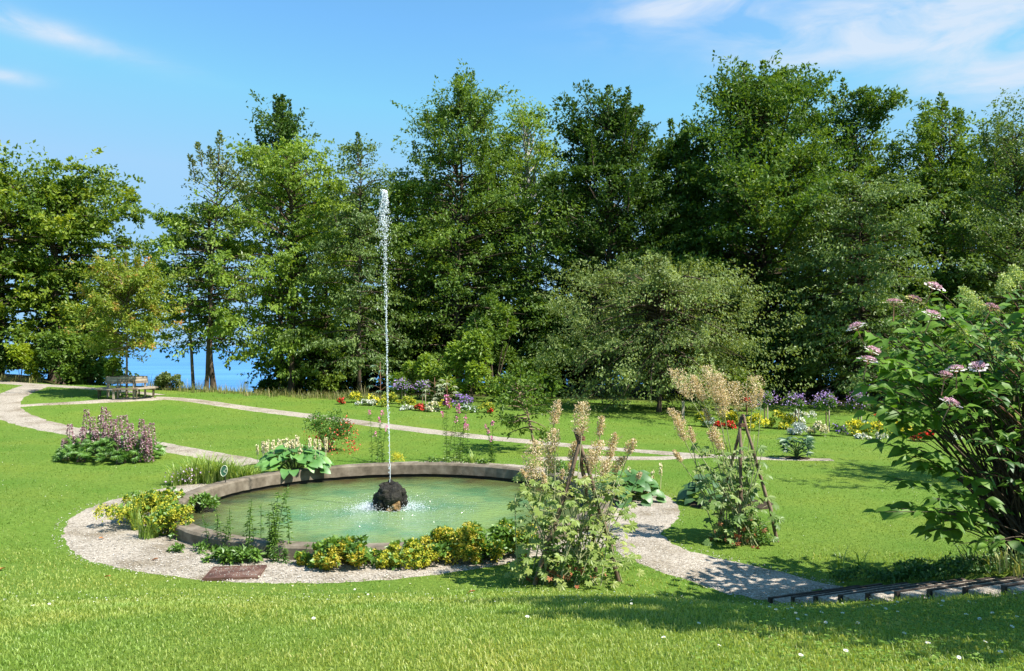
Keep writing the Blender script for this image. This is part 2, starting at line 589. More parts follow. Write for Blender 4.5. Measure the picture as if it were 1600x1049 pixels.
polewood = surf_mat('peeled_pole_bark', [(.06, .04, .025), (.16, .11, .075), (.28, .21, .15)], 7, .9, .7, 22, stretch=(1, 1, .5), bdist=.012)
rust = surf_mat('rusty_steel', [(.05, .025, .018), (.11, .055, .04), (.18, .11, .08)], 5, .7, .4, 40, bdist=.004)
rockm = surf_mat('dark_tufa', [(.006, .006, .005), (.02, .018, .013), (.055, .05, .035)], 9, .75, 1, 30, bdist=.03)
rockw = surf_mat('ochre_tufa', [(.06, .035, .015), (.22, .13, .05), (.33, .23, .12)], 14, .8, 1, 40, bdist=.03)
signgreen = surf_mat('sign_green', [(.035, .11, .06), (.05, .15, .085)], 6, .5, 0)
signcream = surf_mat('sign_cream', [(.55, .6, .42), (.66, .7, .52)], 6, .5, 0)
black = surf_mat('dark_metal', [(.01, .01, .01), (.03, .03, .03)], 6, .5, 0)
gravel = gravel_mat()
groundm = ground_mat()
drop = droplet_mat()

# ------------------------------------------------------------ ground, lake
gx = np.unique(np.round(np.concatenate([np.arange(-24, 16, .25), -24 - np.geomspace(.5, 150, 24), 16 + np.geomspace(.4, 150, 36)]), 3))
gy = np.unique(np.round(np.concatenate([np.arange(-4, 44, .25), -4 - np.geomspace(.5, 60, 12), 44 + np.geomspace(.5, 260, 40)]), 3))
XX, YY = np.meshgrid(gx, gy)
ZZ = H(XX, YY)
nx, ny = len(gx), len(gy)
i = np.arange(ny - 1)[:, None] * nx + np.arange(nx - 1)[None]
Q = np.stack([i, i + 1, i + nx + 1, i + nx], -1).reshape(-1, 4)
mb = MB().add(np.stack([XX, YY, ZZ], -1).reshape(-1, 3), Q=Q)
tag(link('ground', mb.mesh('ground', groundm, True)), kind='structure')
mb = MB().add([(-30000, 60, -40), (30000, 60, -40), (30000, 40000, -40), (-30000, 40000, -40)], Q=[(0, 1, 2, 3)])
tag(link('lake', mb.mesh('lake', lake_mat())), kind='structure')

# ------------------------------------------------------------ paths
PATHS = []     # polylines (points, widths) in world metres


def smooth_line(p, w, n=60):
    p = np.asarray(p, float); w = np.asarray(w, float)
    for _ in range(3):
        q = np.empty((2 * len(p), 2)); v = np.empty(2 * len(p))
        q[0] = p[0]; q[-1] = p[-1]; v[0] = w[0]; v[-1] = w[-1]
        q[1:-1:2] = .75 * p[:-1] + .25 * p[1:]; q[2:-1:2] = .25 * p[:-1] + .75 * p[1:]
        v[1:-1:2] = .75 * w[:-1] + .25 * w[1:]; v[2:-1:2] = .25 * w[:-1] + .75 * w[1:]
        p, w = q, v
    s = np.r_[0, np.cumsum(np.hypot(*np.diff(p, axis=0).T))]
    m = max(8, int(s[-1] / .22))
    t = np.linspace(0, s[-1], m)
    return np.c_[np.interp(t, s, p[:, 0]), np.interp(t, s, p[:, 1])], np.interp(t, s, w)


def path_strip(pts, widths, dz):
    p, w = smooth_line(pts, widths)
    PATHS.append((p, w))
    tan = nrm(np.gradient(p, axis=0)); nn = np.c_[-tan[:, 1], tan[:, 0]]
    m = len(p)
    jl = rng.normal(0, .035, m); jr = rng.normal(0, .035, m)
    k = 7
    u = np.linspace(-1, 1, k)
    off = np.where(u[None] < 0, u[None] * (w / 2 + jl)[:, None], u[None] * (w / 2 + jr)[:, None])
    XY = p[:, None] + nn[:, None] * off[..., None]
    Z = H(XY[..., 0], XY[..., 1]) + dz
    Z[:, 0] -= dz + .03; Z[:, -1] -= dz + .03
    V = np.concatenate([XY, Z[..., None]], -1).reshape(-1, 3)
    i = np.arange(m - 1)[:, None] * k + np.arange(k - 1)[None]
    Q = np.stack([i, i + 1, i + k + 1, i + k], -1).reshape(-1, 4)
    mb = MB().add(V, Q=Q)
    return tag(link('gravel_path', mb.mesh('gravel_path', gravel, True)), kind='structure')


def pg(*pp):
    return [tuple(G(a, b)[:2]) for a, b in pp]


path_strip(pg((243, 622), (290, 624), (360, 634), (460, 647), (560, 660), (690, 677), (830, 691), (960, 702), (1090, 712), (1190, 717), (1300, 719)),
           [1.3, 1.25, 1.2, 1.2, 1.15, 1.1, .9, .8, .8, .7, .5], .014)
path_strip(pg((-90, 585), (0, 597), (60, 602), (110, 605), (160, 609), (210, 613), (250, 618)), [1.6, 1.6, 1.5, 1.2, 1.0, .9, .9], .018)
path_strip(pg((60, 602), (38, 610), (10, 622), (0, 638), (30, 655), (90, 670), (170, 684), (260, 700), (330, 712), (400, 726)),
           [1.6, 1.5, 1.4, 1.4, 1.4, 1.3, 1.2, 1.15, 1.1, 1.1], .022)
path_strip(pg((10, 636), (60, 633), (120, 630), (170, 627), (243, 623)), [.6, .5, .7, 1.0, 1.3], .026)
path_strip(pg((840, 718), (900, 717), (960, 717), (1030, 717), (1100, 714)), [.7, .7, .7, .6, .5], .026)
path_strip([(2.1, 13.2), (1.95, 12.3), (2.02, 11.6), (2.45, 11.05), (3.0, 10.5), (3.4, 10.0), (3.55, 9.5)],
           [.8, 1.05, 1.3, 1.5, 1.55, 1.5, 1.3], .022)


def r_out(a):
    """outer edge of the gravel ring round the pool"""
    k = [(-180, 5.75), (-135, 5.6), (-90, 5.1), (-70, 4.8), (-57, 4.6), (-48, 4.7), (-38, 5.05), (-15, 5.35), (5, 5.5), (45, 5.55), (90, 5.75), (135, 5.3), (180, 5.75)]
    return np.interp(np.degrees(a), [q[0] for q in k], [q[1] for q in k])


ang = np.linspace(-np.pi, np.pi, 241)[:-1]
ro = r_out(ang) + rng.normal(0, .02, 240)
rr = np.linspace(0, 1, 8)
R_ = 4.0 + (ro[:, None] - 4.0) * rr[None]
X_ = PCX + R_ * np.cos(ang)[:, None]; Y_ = PCY + R_ * np.sin(ang)[:, None]
Z_ = np.maximum(H(X_, Y_), -.1) + .010
Z_[:, -1] -= .035
V = np.stack([X_, Y_, Z_], -1).reshape(-1, 3)
i = np.arange(240)[:, None] * 8 + np.arange(7)[None]; i2 = ((np.arange(240) + 1) % 240)[:, None] * 8 + np.arange(7)[None]
mb = MB().add(V, Q=np.stack([i, i + 1, i2 + 1, i2], -1).reshape(-1, 4))
tag(link('gravel_path', mb.mesh('gravel_ring', gravel, True)), kind='structure')


def on_gravel(x, y, grow=0.0):
    r = np.hypot(x - PCX, y - PCY); a = np.arctan2(y - PCY, x - PCX)
    m = r < r_out(a) + grow
    for p, w in PATHS:
        for s in range(0, len(p), 1):
            pass
        step = p[::1]
        # chunked distance
        lo = step.min(0) - 1.5; hi = step.max(0) + 1.5
        idx = np.where((x > lo[0]) & (x < hi[0]) & (y > lo[1]) & (y < hi[1]))[0]
        for c in range(0, len(idx), 20000):
            ii = idx[c:c + 20000]
            d = np.hypot(x[ii, None] - step[None, :, 0], y[ii, None] - step[None, :, 1]) - w[None] / 2
            m[ii] |= d.min(1) < grow
    return m


def in_steps(x, y, g=.0):
    rx, ry = x - ST0[0], y - ST0[1]
    s = rx * STD[0] + ry * STD[1]; n = rx * STN[0] + ry * STN[1]
    return (s > -.1) & (s < 4.2) & (n > -g) & (n < 1.45)


# ------------------------------------------------------------ pool
basin = thing('fountain_basin', 'round weathered concrete pool basin filled with green water in the lawn', 'fountain basin', (PCX, PCY, 0))


def lathe(profile, segs=96, jit=0.0):
    pr = np.asarray(profile, float); m = len(pr)
    a = np.linspace(0, 2 * np.pi, segs, endpoint=False)
    R = pr[None, :, 0] + rng.normal(0, max(jit, 1e-9), (segs, m))
    Z = pr[None, :, 1] + rng.normal(0, max(jit, 1e-9), (segs, m))
    V = np.stack([R * np.cos(a)[:, None], R * np.sin(a)[:, None], Z], -1).reshape(-1, 3)
    i = np.arange(segs)[:, None] * m + np.arange(m - 1)[None]; i2 = ((np.arange(segs) + 1) % segs)[:, None] * m + np.arange(m - 1)[None]
    return V, np.stack([i, i2, i2 + 1, i + 1], -1).reshape(-1, 4)


V, Q = lathe([(4.06, -.3), (4.06, .17), (4.03, .2), (3.80, .205), (3.765, .17), (3.755, -.035), (3.80, -.045)], 160, .003)
link('rim', MB().add(V, Q=Q).mesh('rim', concrete, False), basin)
V, Q = lathe([(3.80, -.045), (3.81, -.85)], 96)
link('inner_wall', MB().add(V, Q=Q).mesh('inner_wall', wetwall, True), basin)
V, Q = lathe([(3.9, -.85), (.001, -.86)], 64)
link('pool_floor', MB().add(V, Q=Q).mesh('pool_floor', wetwall, True), basin)
V, Q = lathe([(.001, 0), (.5, 0), (1.2, 0), (2.4, 0), (3.82, 0)], 96)
tag(link('pool_water', MB().add(V, Q=Q).mesh('pool_water', pool_water_mat(), True), None, (PCX, PCY, -.11)), kind='structure')

# rock
RX, RY = PCX - .13, PCY + .1
rock = thing('fountain_rock', 'dark lumpy porous rock in the middle of the pool under the water jet', 'rock', (RX, RY, -.11))


def lump(mb, c, r, seed, amp=.3, sub=22):
    rg = np.random.default_rng(seed)
    th = np.linspace(0, np.pi, sub); ph = np.linspace(0, 2 * np.pi, sub * 2, endpoint=False)
    T_, P_ = np.meshgrid(th, ph, indexing='ij')
    D = np.stack([np.sin(T_) * np.cos(P_), np.sin(T_) * np.sin(P_), np.cos(T_)], -1)
    h = np.zeros(T_.shape)
    for k in range(90):
        d = nrm(rg.normal(size=3)); s = rg.uniform(8, 90)
        h += rg.normal() * .16 * np.exp(s * ((D * d).sum(-1) - 1))
    h += rg.normal(0, .03, h.shape)
    R = 1 + amp * h
    V = (D * R[..., None] * np.asarray(r) + np.asarray(c)).reshape(-1, 3)
    m = sub * 2
    i = np.arange(sub - 1)[:, None] * m + np.arange(m)[None]; j = np.arange(sub - 1)[:, None] * m + (np.arange(m)[None] + 1) % m
    mb.add(V, Q=np.stack([i + m, j + m, j + 0 * i, i + 0 * j], -1).reshape(-1, 4), v=rg.uniform(0, 1))


mb = MB()
for c, r, s in [((0, 0, .24), (.26, .26, .27), 1), ((-.16, -.05, .12), (.14, .16, .16), 2), ((.17, 0, .22), (.15, .15, .16), 3), ((.25, -.05, .33), (.07, .07, .07), 4),
                ((-.05, -.12, .32), (.16, .12, .14), 5), ((.27, -.04, .14), (.08, .09, .08), 6), ((-.22, .04, .2), (.1, .12, .1), 7), ((.05, .1, .36), (.15, .15, .1), 8), ((-.1, .02, .42), (.1, .1, .08), 9)]:
    lump(mb, c, r, s, .9)
link('stone', mb.mesh('stone', rockm, False), rock)
mb = MB()
for c, r, s in [((.12, -.2, .06), (.11, .08, .10), 11), ((.05, -.19, .02), (.1, .08, .05), 12), ((.14, -.18, .15), (.08, .06, .05), 13)]:
    lump(mb, c, r, s, 1.0, 16)
tag(link('ochre_stone', mb.mesh('ochre_stone', rockw, False), rock), 'ochre brown lower face of the rock')


def octas(mb, pos, size, v=.5, squash=1.0):
    n = len(pos)
    size = np.broadcast_to(np.asarray(size, float), (n,))
    D = np.array([(1, 0, 0), (0, 1, 0), (-1, 0, 0), (0, -1, 0), (0, 0, 1), (0, 0, -1)], float) * np.array([1, 1, squash])
    ang = rng.uniform(0, 6.28, n); c, s = np.cos(ang), np.sin(ang)
    X = D[None, :, 0] * c[:, None] - D[None, :, 1] * s[:, None]; Y = D[None, :, 0] * s[:, None] + D[None, :, 1] * c[:, None]
    V = pos[:, None] + size[:, None, None] * np.stack([X, Y, np.broadcast_to(D[:, 2], X.shape)], -1)
    T = np.array([(0, 1, 4), (1, 2, 4), (2, 3, 4), (3, 0, 4), (1, 0, 5), (2, 1, 5), (3, 2, 5), (0, 3, 5)])
    mb.add(V.reshape(-1, 3), T=(np.arange(n)[:, None, None] * 6 + T[None]).reshape(-1, 3), v=np.repeat(np.broadcast_to(v, (n,)), 8))


jet = thing('water_jet', 'tall thin jet of white water rising from the dark rock in the pool', 'water jet', (RX, RY, .36))
jz = np.linspace(0, 3.6, 90)
mb = MB()
wob = np.cumsum(rng.normal(0, .0035, (90, 2)), 0); wob[:, 0] -= jz * .022
addtube(mb, np.c_[wob, jz], .0065 + .002 * np.sin(jz * 9) * (jz / 5.5), 6)
link('core_stream', mb.mesh('core_stream', drop, True), jet)
mb = MB()
n = 1050
tz = rng.uniform(0, 1, n) ** .62
zz = tz * 5.6
spread = np.where(tz < .35, .009, .009 + .05 * np.clip(tz - .35, 0, 1) ** 1.2)
off = rng.normal(0, 1, (n, 2)) * spread[:, None] * (.55 + .6 * np.abs(np.sin(zz * 7 + 2 * np.sin(zz * 3))))[:, None]
off[:, 0] -= zz * .022
octas(mb, np.c_[off, zz], rng.uniform(.002, .010, n), squash=1.8)
n = 900                                     # water falling back around the crest
zz = 5.6 - rng.exponential(.42, n); rr_ = .03 + .15 * np.sqrt(np.clip(5.6 - zz, 0, 2.0)) * rng.uniform(.1, 1, n)
aa = rng.uniform(0, 6.28, n)
k = zz > 3.0
octas(mb, np.c_[rr_ * np.cos(aa) - .12, rr_ * np.sin(aa), zz][k], rng.uniform(.003, .010, k.sum()), squash=2.0)
n = 200
octas(mb, np.c_[rng.normal(-.122, .028, n), rng.normal(0, .03, n), 5.60 - np.abs(rng.normal(0, .13, n))], rng.uniform(.010, .026, n), squash=1.3)
tag(link('spray', mb.mesh('spray', drop), jet), kind='stuff')
mb = MB()
n = 2600
aa = rng.uniform(0, 6.28, n); aa = np.where(rng.random(n) < .6, rng.normal(np.pi, .45, n), np.where(rng.random(n) < .6, rng.normal(0, .4, n), aa))
r_ = .30 + np.abs(rng.normal(0, .20, n))
zz = np.abs(rng.normal(0, .07, n)) * np.exp(-np.abs(r_ - .4) * 2)
octas(mb, np.c_[PCX - .13 + r_ * np.cos(aa), PCY + .1 + r_ * np.sin(aa) * .8, -.11 + zz], rng.uniform(.003, .009, n), squash=.8)
n = 900
r_ = rng.uniform(.3, 1.7, n); aa = rng.uniform(0, 6.28, n)
octas(mb, np.c_[PCX - .13 + r_ * np.cos(aa), PCY + .1 + r_ * np.sin(aa), -.105 + np.abs(rng.normal(0, .015, n))], rng.uniform(.003, .006, n))
tag(link('splash', mb.mesh('splash', drop)), 'white splash of falling drops on the green water around the dark rock', 'splash', kind='stuff')

# rusty cover
pc = G(368, 898)
cov = thing('inspection_cover', 'square rusty brown steel cover lying in the gravel near the pool', 'cover', pc, .12)
mb = MB(); box(mb, (0, 0, .028), (.64, .50, .02)); link('plate', mb.mesh('plate', rust), cov)
mb = MB()
for s in (-1, 1):
    box(mb, (0, s * .262, .024), (.70, .02, .035)); box(mb, (s * .338, 0, .022), (.02, .50, .033))
link('frame', mb.mesh('frame', rust), cov)
mb = MB()
n = 160
octas(mb, np.c_[rng.uniform(-.3, .3, n), rng.uniform(-.23, .23, n), np.full(n, .042)], rng.uniform(.004, .009, n), squash=.5)
tag(link('grit', mb.mesh('grit', surf_mat('pebble', [(.22, .2, .17), (.45, .42, .38)], 3, .9, 0)), cov), kind='stuff')

# loose pebbles on the gravel
mb = MB()
n = 15000
y = 9.6 + rng.exponential(3.2, n); x = rng.uniform(-8.5, 4.5, n)
m = on_gravel(x, y, -.02) & (np.hypot(x - PCX, y - PCY) > 4.1) & (y < 19)
x, y = x[m], y[m]
octas(mb, np.c_[x, y, H(x, y) + .022], rng.uniform(.005, .013, len(x)), v=rng.random(len(x)), squash=.6)
tag(link('pebbles', mb.mesh('pebbles', leaf_mat('pebble_stone', [(.15, .13, .11), (.36, .33, .29), (.55, .52, .47)], 0, .02))), 'loose pale pebbles scattered over the gravel ring', 'gravel', kind='stuff')

# ------------------------------------------------------------ garden steps
steps = thing('garden_steps', 'flight of low gravel steps with dark wooden edging boards climbing the grass bank', 'steps', (ST0[0], ST0[1], 0), math.atan2(STN[1], STN[0]))
# local x runs along the boards, local y goes down the flight
for k in range(11):
    mb = MB(); box(mb, (.68, -k * STRUN, k * STRISE - .055), (1.36 + rng.uniform(-.03, .03), .038, .135 + rng.uniform(-.01, .01)), rz=rng.normal(0, .008))
    link('edging_board', mb.mesh('edging_board', darkwood), steps)
    if k < 10:
        mb = MB(); box(mb, (.69, -(k + .5) * STRUN, k * STRISE - .05), (1.34, STRUN - .054, .12))
        link('gravel_tread', mb.mesh('gravel_tread', gravel), steps)

# ------------------------------------------------------------ circular bench
bp_ = G(198, 621)
benchleg = surf_mat('dark_bench_leg', [(.05, .04, .025), (.12, .10, .06)], 8, .85, .2, 30)
bench = thing('circular_bench', 'weathered round wooden bench built around the young tree beside the gravel path', 'bench', bp_)


def arc(mb, r0, r1, z0, z1, a0, a1, n=5, v=.5):
    a = np.linspace(a0, a1, n)
    c = np.c_[np.cos(a), np.sin(a)]
    V = []
    for r, z in ((r0, z0), (r1, z0), (r1, z1), (r0, z1)):
        V.append(np.c_[c * r, np.full(n, z)])
    V = np.stack(V, 1).reshape(-1, 3)
    Q = []
    for i in range(n - 1):
        for j in range(4):
            Q.append((i * 4 + j, (i + 1) * 4 + j, (i + 1) * 4 + (j + 1) % 4, i * 4 + (j + 1) % 4))
    Q += [(0, 1, 2, 3), ((n - 1) * 4 + 3, (n - 1) * 4 + 2, (n - 1) * 4 + 1, (n - 1) * 4)]
    mb.add(V, Q=Q, v=v)


for k in range(8):
    a0 = math.radians(k * 45 - 90 + .8); a1 = math.radians(k * 45 - 45 - .8)
    for j in range(4):
        mb = MB(); r0 = .80 + j * .105
        arc(mb, r0, r0 + .09, .40 - .008 * j, .432 - .008 * j, a0, a1, 5, rng.random())
        link('seat_slat', mb.mesh('seat_slat', oldwood), bench)
    for j in range(3):
        mb = MB(); r0 = .785 - .012 * j
        arc(mb, r0, r0 + .03, .60 + j * .095, .682 + j * .095, a0, a1, 5, rng.random())
        link('back_slat', mb.mesh('back_slat', oldwood), bench)
    a = math.radians(k * 45 - 90)
    mb = MB(); box(mb, (.755 * math.cos(a), .755 * math.sin(a), .44), (.04, .055, .86), a)
    link('back_post', mb.mesh('back_post', palewood), bench)
    mb = MB(); box(mb, (1.10 * math.cos(a), 1.10 * math.sin(a), .19), (.05, .075 if k == 0 else .045, .38), a)
    link('leg', mb.mesh('leg', palewood if k == 0 else benchleg), bench)
    mb = MB(); box(mb, (.97 * math.cos(a), .97 * math.sin(a), .355), (.42, .05, .06), a)
    link('seat_bearer', mb.mesh('seat_bearer', oldwood), bench)

# ------------------------------------------------------------ leaf colours
LM = {
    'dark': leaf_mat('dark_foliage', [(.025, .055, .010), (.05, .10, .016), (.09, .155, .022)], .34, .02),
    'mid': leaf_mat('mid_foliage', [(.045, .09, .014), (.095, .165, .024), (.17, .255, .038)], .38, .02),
    'light': leaf_mat('light_foliage', [(.085, .15, .02), (.17, .26, .036), (.27, .37, .06)], .45, .02),
    'warm': leaf_mat('warm_foliage', [(.03, .07, .012), (.07, .135, .020), (.15, .225, .03)], .4, .02),
    'oak': leaf_mat('oak_foliage', [(.045, .09, .012), (.10, .17, .02), (.18, .25, .025), (.32, .36, .035)], .42, .02, pos=[0, .45, .75, 1]),
    'grey': leaf_mat('grey_foliage', [(.07, .095, .03), (.15, .20, .06), (.27, .33, .11)], .36, .02),
    'silver': leaf_mat('birch_foliage', [(.06, .09, .03), (.115, .155, .045), (.19, .23, .075)], .32, .05),
    'rust': leaf_mat('rust_foliage', [(.09, .14, .02), (.18, .25, .03), (.28, .30, .05), (.48, .21, .08)], .42, .02, pos=[0, .45, .74, 1]),
    'sage': leaf_mat('sage_foliage', [(.05, .09, .022), (.105, .165, .04), (.18, .25, .065)], .36, .03),
    'lime': leaf_mat('lime_foliage', [(.14, .21, .02), (.24, .32, .025), (.34, .40, .03)], .45, .02),
}


def crown_points(Hc, cb, prof, nb, nt, nl, elev, droop, Ls, clump, twl, tilt, seed, lean=(0, 0), upleaf=.9, R=1.0, lobes=0, upb=.15):
    """branches + twigs + leaves of one crown, local coordinates"""
    rg = np.random.default_rng(seed)
    t = (np.arange(nb) + rg.random(nb)) / nb
    t = t ** .9
    az = np.arange(nb) * 2.39996 + rg.normal(0, .35, nb)
    e = elev[0] + (elev[1] - elev[0]) * t + rg.normal(0, .16, nb)
    Lh = R * prof(t) * rg.uniform(.68, 1.12, nb) * (1 + .22 * np.sin(az * 2 + seed) + .14 * np.sin(az * 3 + 2 * seed + 5 * t))
    L = np.maximum(Lh / np.maximum(np.cos(e), .45), .25)
    L = np.minimum(L, (Hc - cb) * .6)
    d = np.c_[np.cos(e) * np.cos(az), np.cos(e) * np.sin(az), np.sin(e)]
    z0 = cb + (Hc - cb) * t
    z0 = np.minimum(z0, Hc - np.sin(e) * L * .55)
    base = np.c_[z0 * lean[0], z0 * lean[1], z0]

    def Pt(b, s):
        return base[b] + d[b] * (L[b] * s)[:, None] - np.array([0, 0, 1]) * (droop * L[b] * s * s)[:, None]
    b = np.repeat(np.arange(nb), nt)
    w = np.maximum(L / L.mean(), .35)
    b = rg.choice(nb, nb * nt, p=w / w.sum())
    s = rg.uniform(.12, 1, len(b)) ** .75
    tp = Pt(b, s) + rg.normal(size=(len(b), 3)) * (clump * (.35 + .5 * (1 - s)))[:, None]
    tdir = nrm(d[b] - np.array([0, 0, 1]) * (2 * droop * s)[:, None] + rg.normal(size=(len(b), 3)) * np.array([.6, .6, .34]))
    tdir = nrm(tdir + np.array([0, 0, upb]))
    tl = twl * rg.uniform(.6, 1.45, len(b))
    q = np.repeat(np.arange(len(b)), nl)
    u = rg.random(len(q))
    lp = tp[q] + tdir[q] * (tl[q] * u)[:, None] + rg.normal(size=(len(q), 3)) * np.array([1, 1, .45]) * (.03 + .17 * tl[q] * (1.05 - u))[:, None] - np.array([0, 0, 1]) * (.12 * tl[q] * u * u)[:, None]
    ld = nrm(tdir[q] * .6 + rg.normal(size=(len(q), 3)) * .7 - np.array([0, 0, tilt]))
    up = nrm(rg.normal(size=(len(q), 3)) * .55 + np.array([0, 0, upleaf]) + tdir[q] * .0 + .35 * nrm(lp * np.array([1, 1, 0])))
    br = rg.random(nb); tw = rg.random(len(b))
    v = np.clip(.36 * br[b][q] + .38 * tw[q] + .26 * rg.random(len(q)), 0, 1)
    br_lines = [(base[k], L[k], d[k], droop) for k in range(nb)]
    return lp, ld, up, v, br_lines, rg


PROF = {
    'oval': lambda t: np.sqrt(np.clip(1 - (2 * t - .92) ** 2 * .92, .02, 1)),
    'cone': lambda t: np.clip(1.02 - t, .06, 1) ** .58 * np.clip(.65 + 2.2 * t, 0, 1),
    'egg': lambda t: np.clip(1 - t, .03, 1) ** .5 * np.clip(.6 + 1.6 * t, 0, 1),
    'col': lambda t: np.clip(1 - t, .05, 1) ** .4 * np.clip(.7 + .6 * t, 0, 1),
    'brush': lambda t: .85 * np.clip(1.0 - .55 * t ** 2.2, .2, 1) * np.clip(.7 + .8 * t, 0, 1),
}


def pnoise(p, wl, seed, k=7):
    r_ = np.random.default_rng(seed + 999)
    K = nrm(r_.normal(size=(k, 3))) * (2 * np.pi / wl) * r_.uniform(.7, 1.5, (k, 1)); ph = r_.uniform(0, 6.28, k)
    return np.cos(p @ K.T + ph).sum(1) / math.sqrt(k / 2)


def tree(name, label, cat, px, Y, top_py, R, cb, leafm, seed, prof='egg', nb=80, nt=14, nl=14, Ls=.22, elev=(0, .9), droop=.15,
         clump=.35, twl=.8, tilt=.25, trunk_r=.16, barkm=None, lean=(0, 0), group=None, loc=None, height=None, wide=.52, top_twigs=0, x=None, multi=1, holes=.5, wl=2.4, rough=.10, upb=.15):
    p = at_depth(px, Y) if loc is None else np.array([loc[0], loc[1], gz(loc[0], loc[1])])
    Hc = (top_z(top_py, Y) - p[2]) if height is None else height
    cbz = cb if cb > 1 else cb * Hc
    root = thing(name, label, cat, (p[0], p[1], p[2] - .05), 0, group)
    lp, ld, up, v, lines, rg = crown_points(Hc, cbz, PROF[prof], nb, max(4, int(nt * .55)), int(nl * 2.35), elev, droop, Ls, clump * .6, twl, tilt, seed, lean, R=R, upb=upb)
    lp[:, 2] = np.maximum(lp[:, 2], .15)
    sz = Hc * .955 / np.percentile(lp[:, 2], 99.7)
    sxy = R / np.percentile(np.abs(lp[:, 0] - lean[0] * lp[:, 2]), 96.5)
    SC = np.array([sxy, sxy, sz])
    lp = lp * SC
    wv = pnoise(lp * np.array([1, 1, .8]), wl * 1.9, seed)
    fac = 1 + rough * wv
    lp[:, 0] *= fac; lp[:, 1] *= fac; lp[:, 2] *= 1 + .25 * rough * wv
    cl = pnoise(lp * np.array([1, 1, 1.7]), wl, seed + 5)
    keep = rg.random(len(lp)) < np.clip(.62 + holes * cl, .08, 1)
    lp, ld, up, v = lp[keep], ld[keep], up[keep], np.clip(v + .10 * cl, 0, 1)[keep]
    lines = [(q[0] * SC, q[1] * np.linalg.norm(q[2] * SC), nrm(q[2] * SC), q[3]) for q in lines]
    mb = MB()
    leaves(mb, lp, ld, up, Ls * rg.uniform(.7, 1.25, len(lp)), Ls * wide * rg.uniform(.8, 1.2, len(lp)), v, .12, .12)
    if top_twigs:                       # leafy leaders standing out of the crown
        tt = np.linspace(.3, 1, 60); pf = PROF[prof](tt); pf = pf / pf.max()
        for k in range(top_twigs):
            a = rg.uniform(0, 6.28); qn = rg.random() ** .8 * .8
            ok = tt[pf >= qn]; tq = ok.max() if len(ok) else .6
            hh = min(rg.uniform(.07, .14) * Hc * (1 - .35 * qn), 2.1)
            r0 = R * qn * .95; z0 = min(cbz + (Hc - cbz) * tq, Hc - .06 * Hc * qn) - hh * rg.uniform(.75, .95)
            m = int(130 * (hh / 2.0) * (.2 / Ls) ** 1.2) + 30
            u = rg.random(m) ** .8
            c0 = np.array([r0 * math.cos(a) + z0 * lean[0], r0 * math.sin(a) + z0 * lean[1], z0])
            dd = nrm(np.array([math.cos(a) * (.10 + .22 * qn), math.sin(a) * (.10 + .22 * qn), 1.]))
            th = rg.uniform(0, 6.28, m); rd = (.05 + .55 * (1 - u)) * hh * .30 * np.sqrt(rg.random(m))
            pos = c0 + dd * (u * hh)[:, None] + np.c_[np.cos(th) * rd, np.sin(th) * rd, rd * .5]
            leaves(mb, pos, nrm(dd * .7 + np.c_[np.cos(th), np.sin(th), 0 * th] + rg.normal(size=(m, 3)) * .4), rand_unit(m), Ls * rg.uniform(.7, 1.1, m), Ls * wide, rg.random() * .35 + rg.random(m) * .6, .1, .1)
            lines.append((c0, hh, dd, 0))
    link('crown', mb.mesh(name + '_crown', leafm), root)
    mb = MB()
    for j in range(multi):
        zz = np.linspace(-.3, Hc * .93, 12)
        wobx = np.cumsum(rg.normal(0, .035 * trunk_r / .16, 12)); woby = np.cumsum(rg.normal(0, .035 * trunk_r / .16, 12))
        sp = (j - (multi - 1) / 2) * .5
        pts = np.c_[zz * (lean[0] + sp * .12) + wobx - wobx[0] + sp * .5, zz * lean[1] + woby - woby[0], zz]
        addtube(mb, pts, trunk_r * np.linspace(1, .12, 12) ** .9 * np.r_[1.35, np.ones(11)], 8)
    for (b0, L0, d0, dr) in lines:
        s = np.linspace(0, .92, 5)
        pts = b0 + d0 * (L0 * s)[:, None] - np.array([0, 0, 1]) * (dr * L0 * s * s)[:, None]
        pts[1:] += rg.normal(0, .03 * L0, (4, 3)) * np.array([.5, .5, .3])
        addtube(mb, pts, np.linspace(min(.02 + .014 * L0, trunk_r * .6), .008, 5), 3, cap=False)
    link('trunk', mb.mesh(name + '_trunk', barkm or bark, True), root)
    return root


# ---- the wood behind the lawn, left to right
tree('oak_tree', 'huge oak cut by the left edge of the photo, with heavy dark limbs', 'tree', -15, 46, 243, 5.6, .20, LM['oak'], 11, 'oval', 100, 22, 19, .26, (-.1, .7), .22, .8, 1.0, .1, .55, wide=.6, holes=.5, wl=2.6, rough=.14)
tree('oak_tree', 'broad oak with yellowish leaf tips, its right side over the young bench tree', 'tree', 88, 47, 252, 4.1, .22, LM['oak'], 12, 'oval', 100, 22, 19, .25, (-.15, .75), .22, .7, .95, .1, .42, wide=.6, holes=.5, wl=2.4, rough=.16)
tree('oak_tree', 'dark lower tree between the broad oak and the young bench tree', 'tree', 120, 50, 480, 2.2, .10, LM['dark'], 13, 'oval', 60, 18, 15, .27, (-.1, .6), .15, .8, .8, .1, .2, wide=.6)
tree('slender_tree', 'thin sparse tree with a bare wispy top above the lake', 'tree', 322, 39, 212, 1.7, .40, LM['silver'], 21, 'col', 60, 9, 7, .17, (.1, 1.1), .1, .22, .6, .2, .11, bark, lean=(.05, 0), top_twigs=4)
tree('slender_tree', 'light green tree with two thin trunks in front of the lake', 'tree', 335, 40, 292, 2.6, .22, LM['light'], 22, 'oval', 84, 15, 12, .21, (-.1, .8), .3, .4, .8, .45, .16, lean=(-.03, 0))
tree('slender_tree', 'slim leafy tree leaning left at the left end of the wood', 'tree', 303, 41, 335, 1.5, .28, LM['mid'], 23, 'egg', 60, 11, 11, .2, (-.1, .8), .3, .35, .7, .3, .1, bark_pale, lean=(-.06, 0))
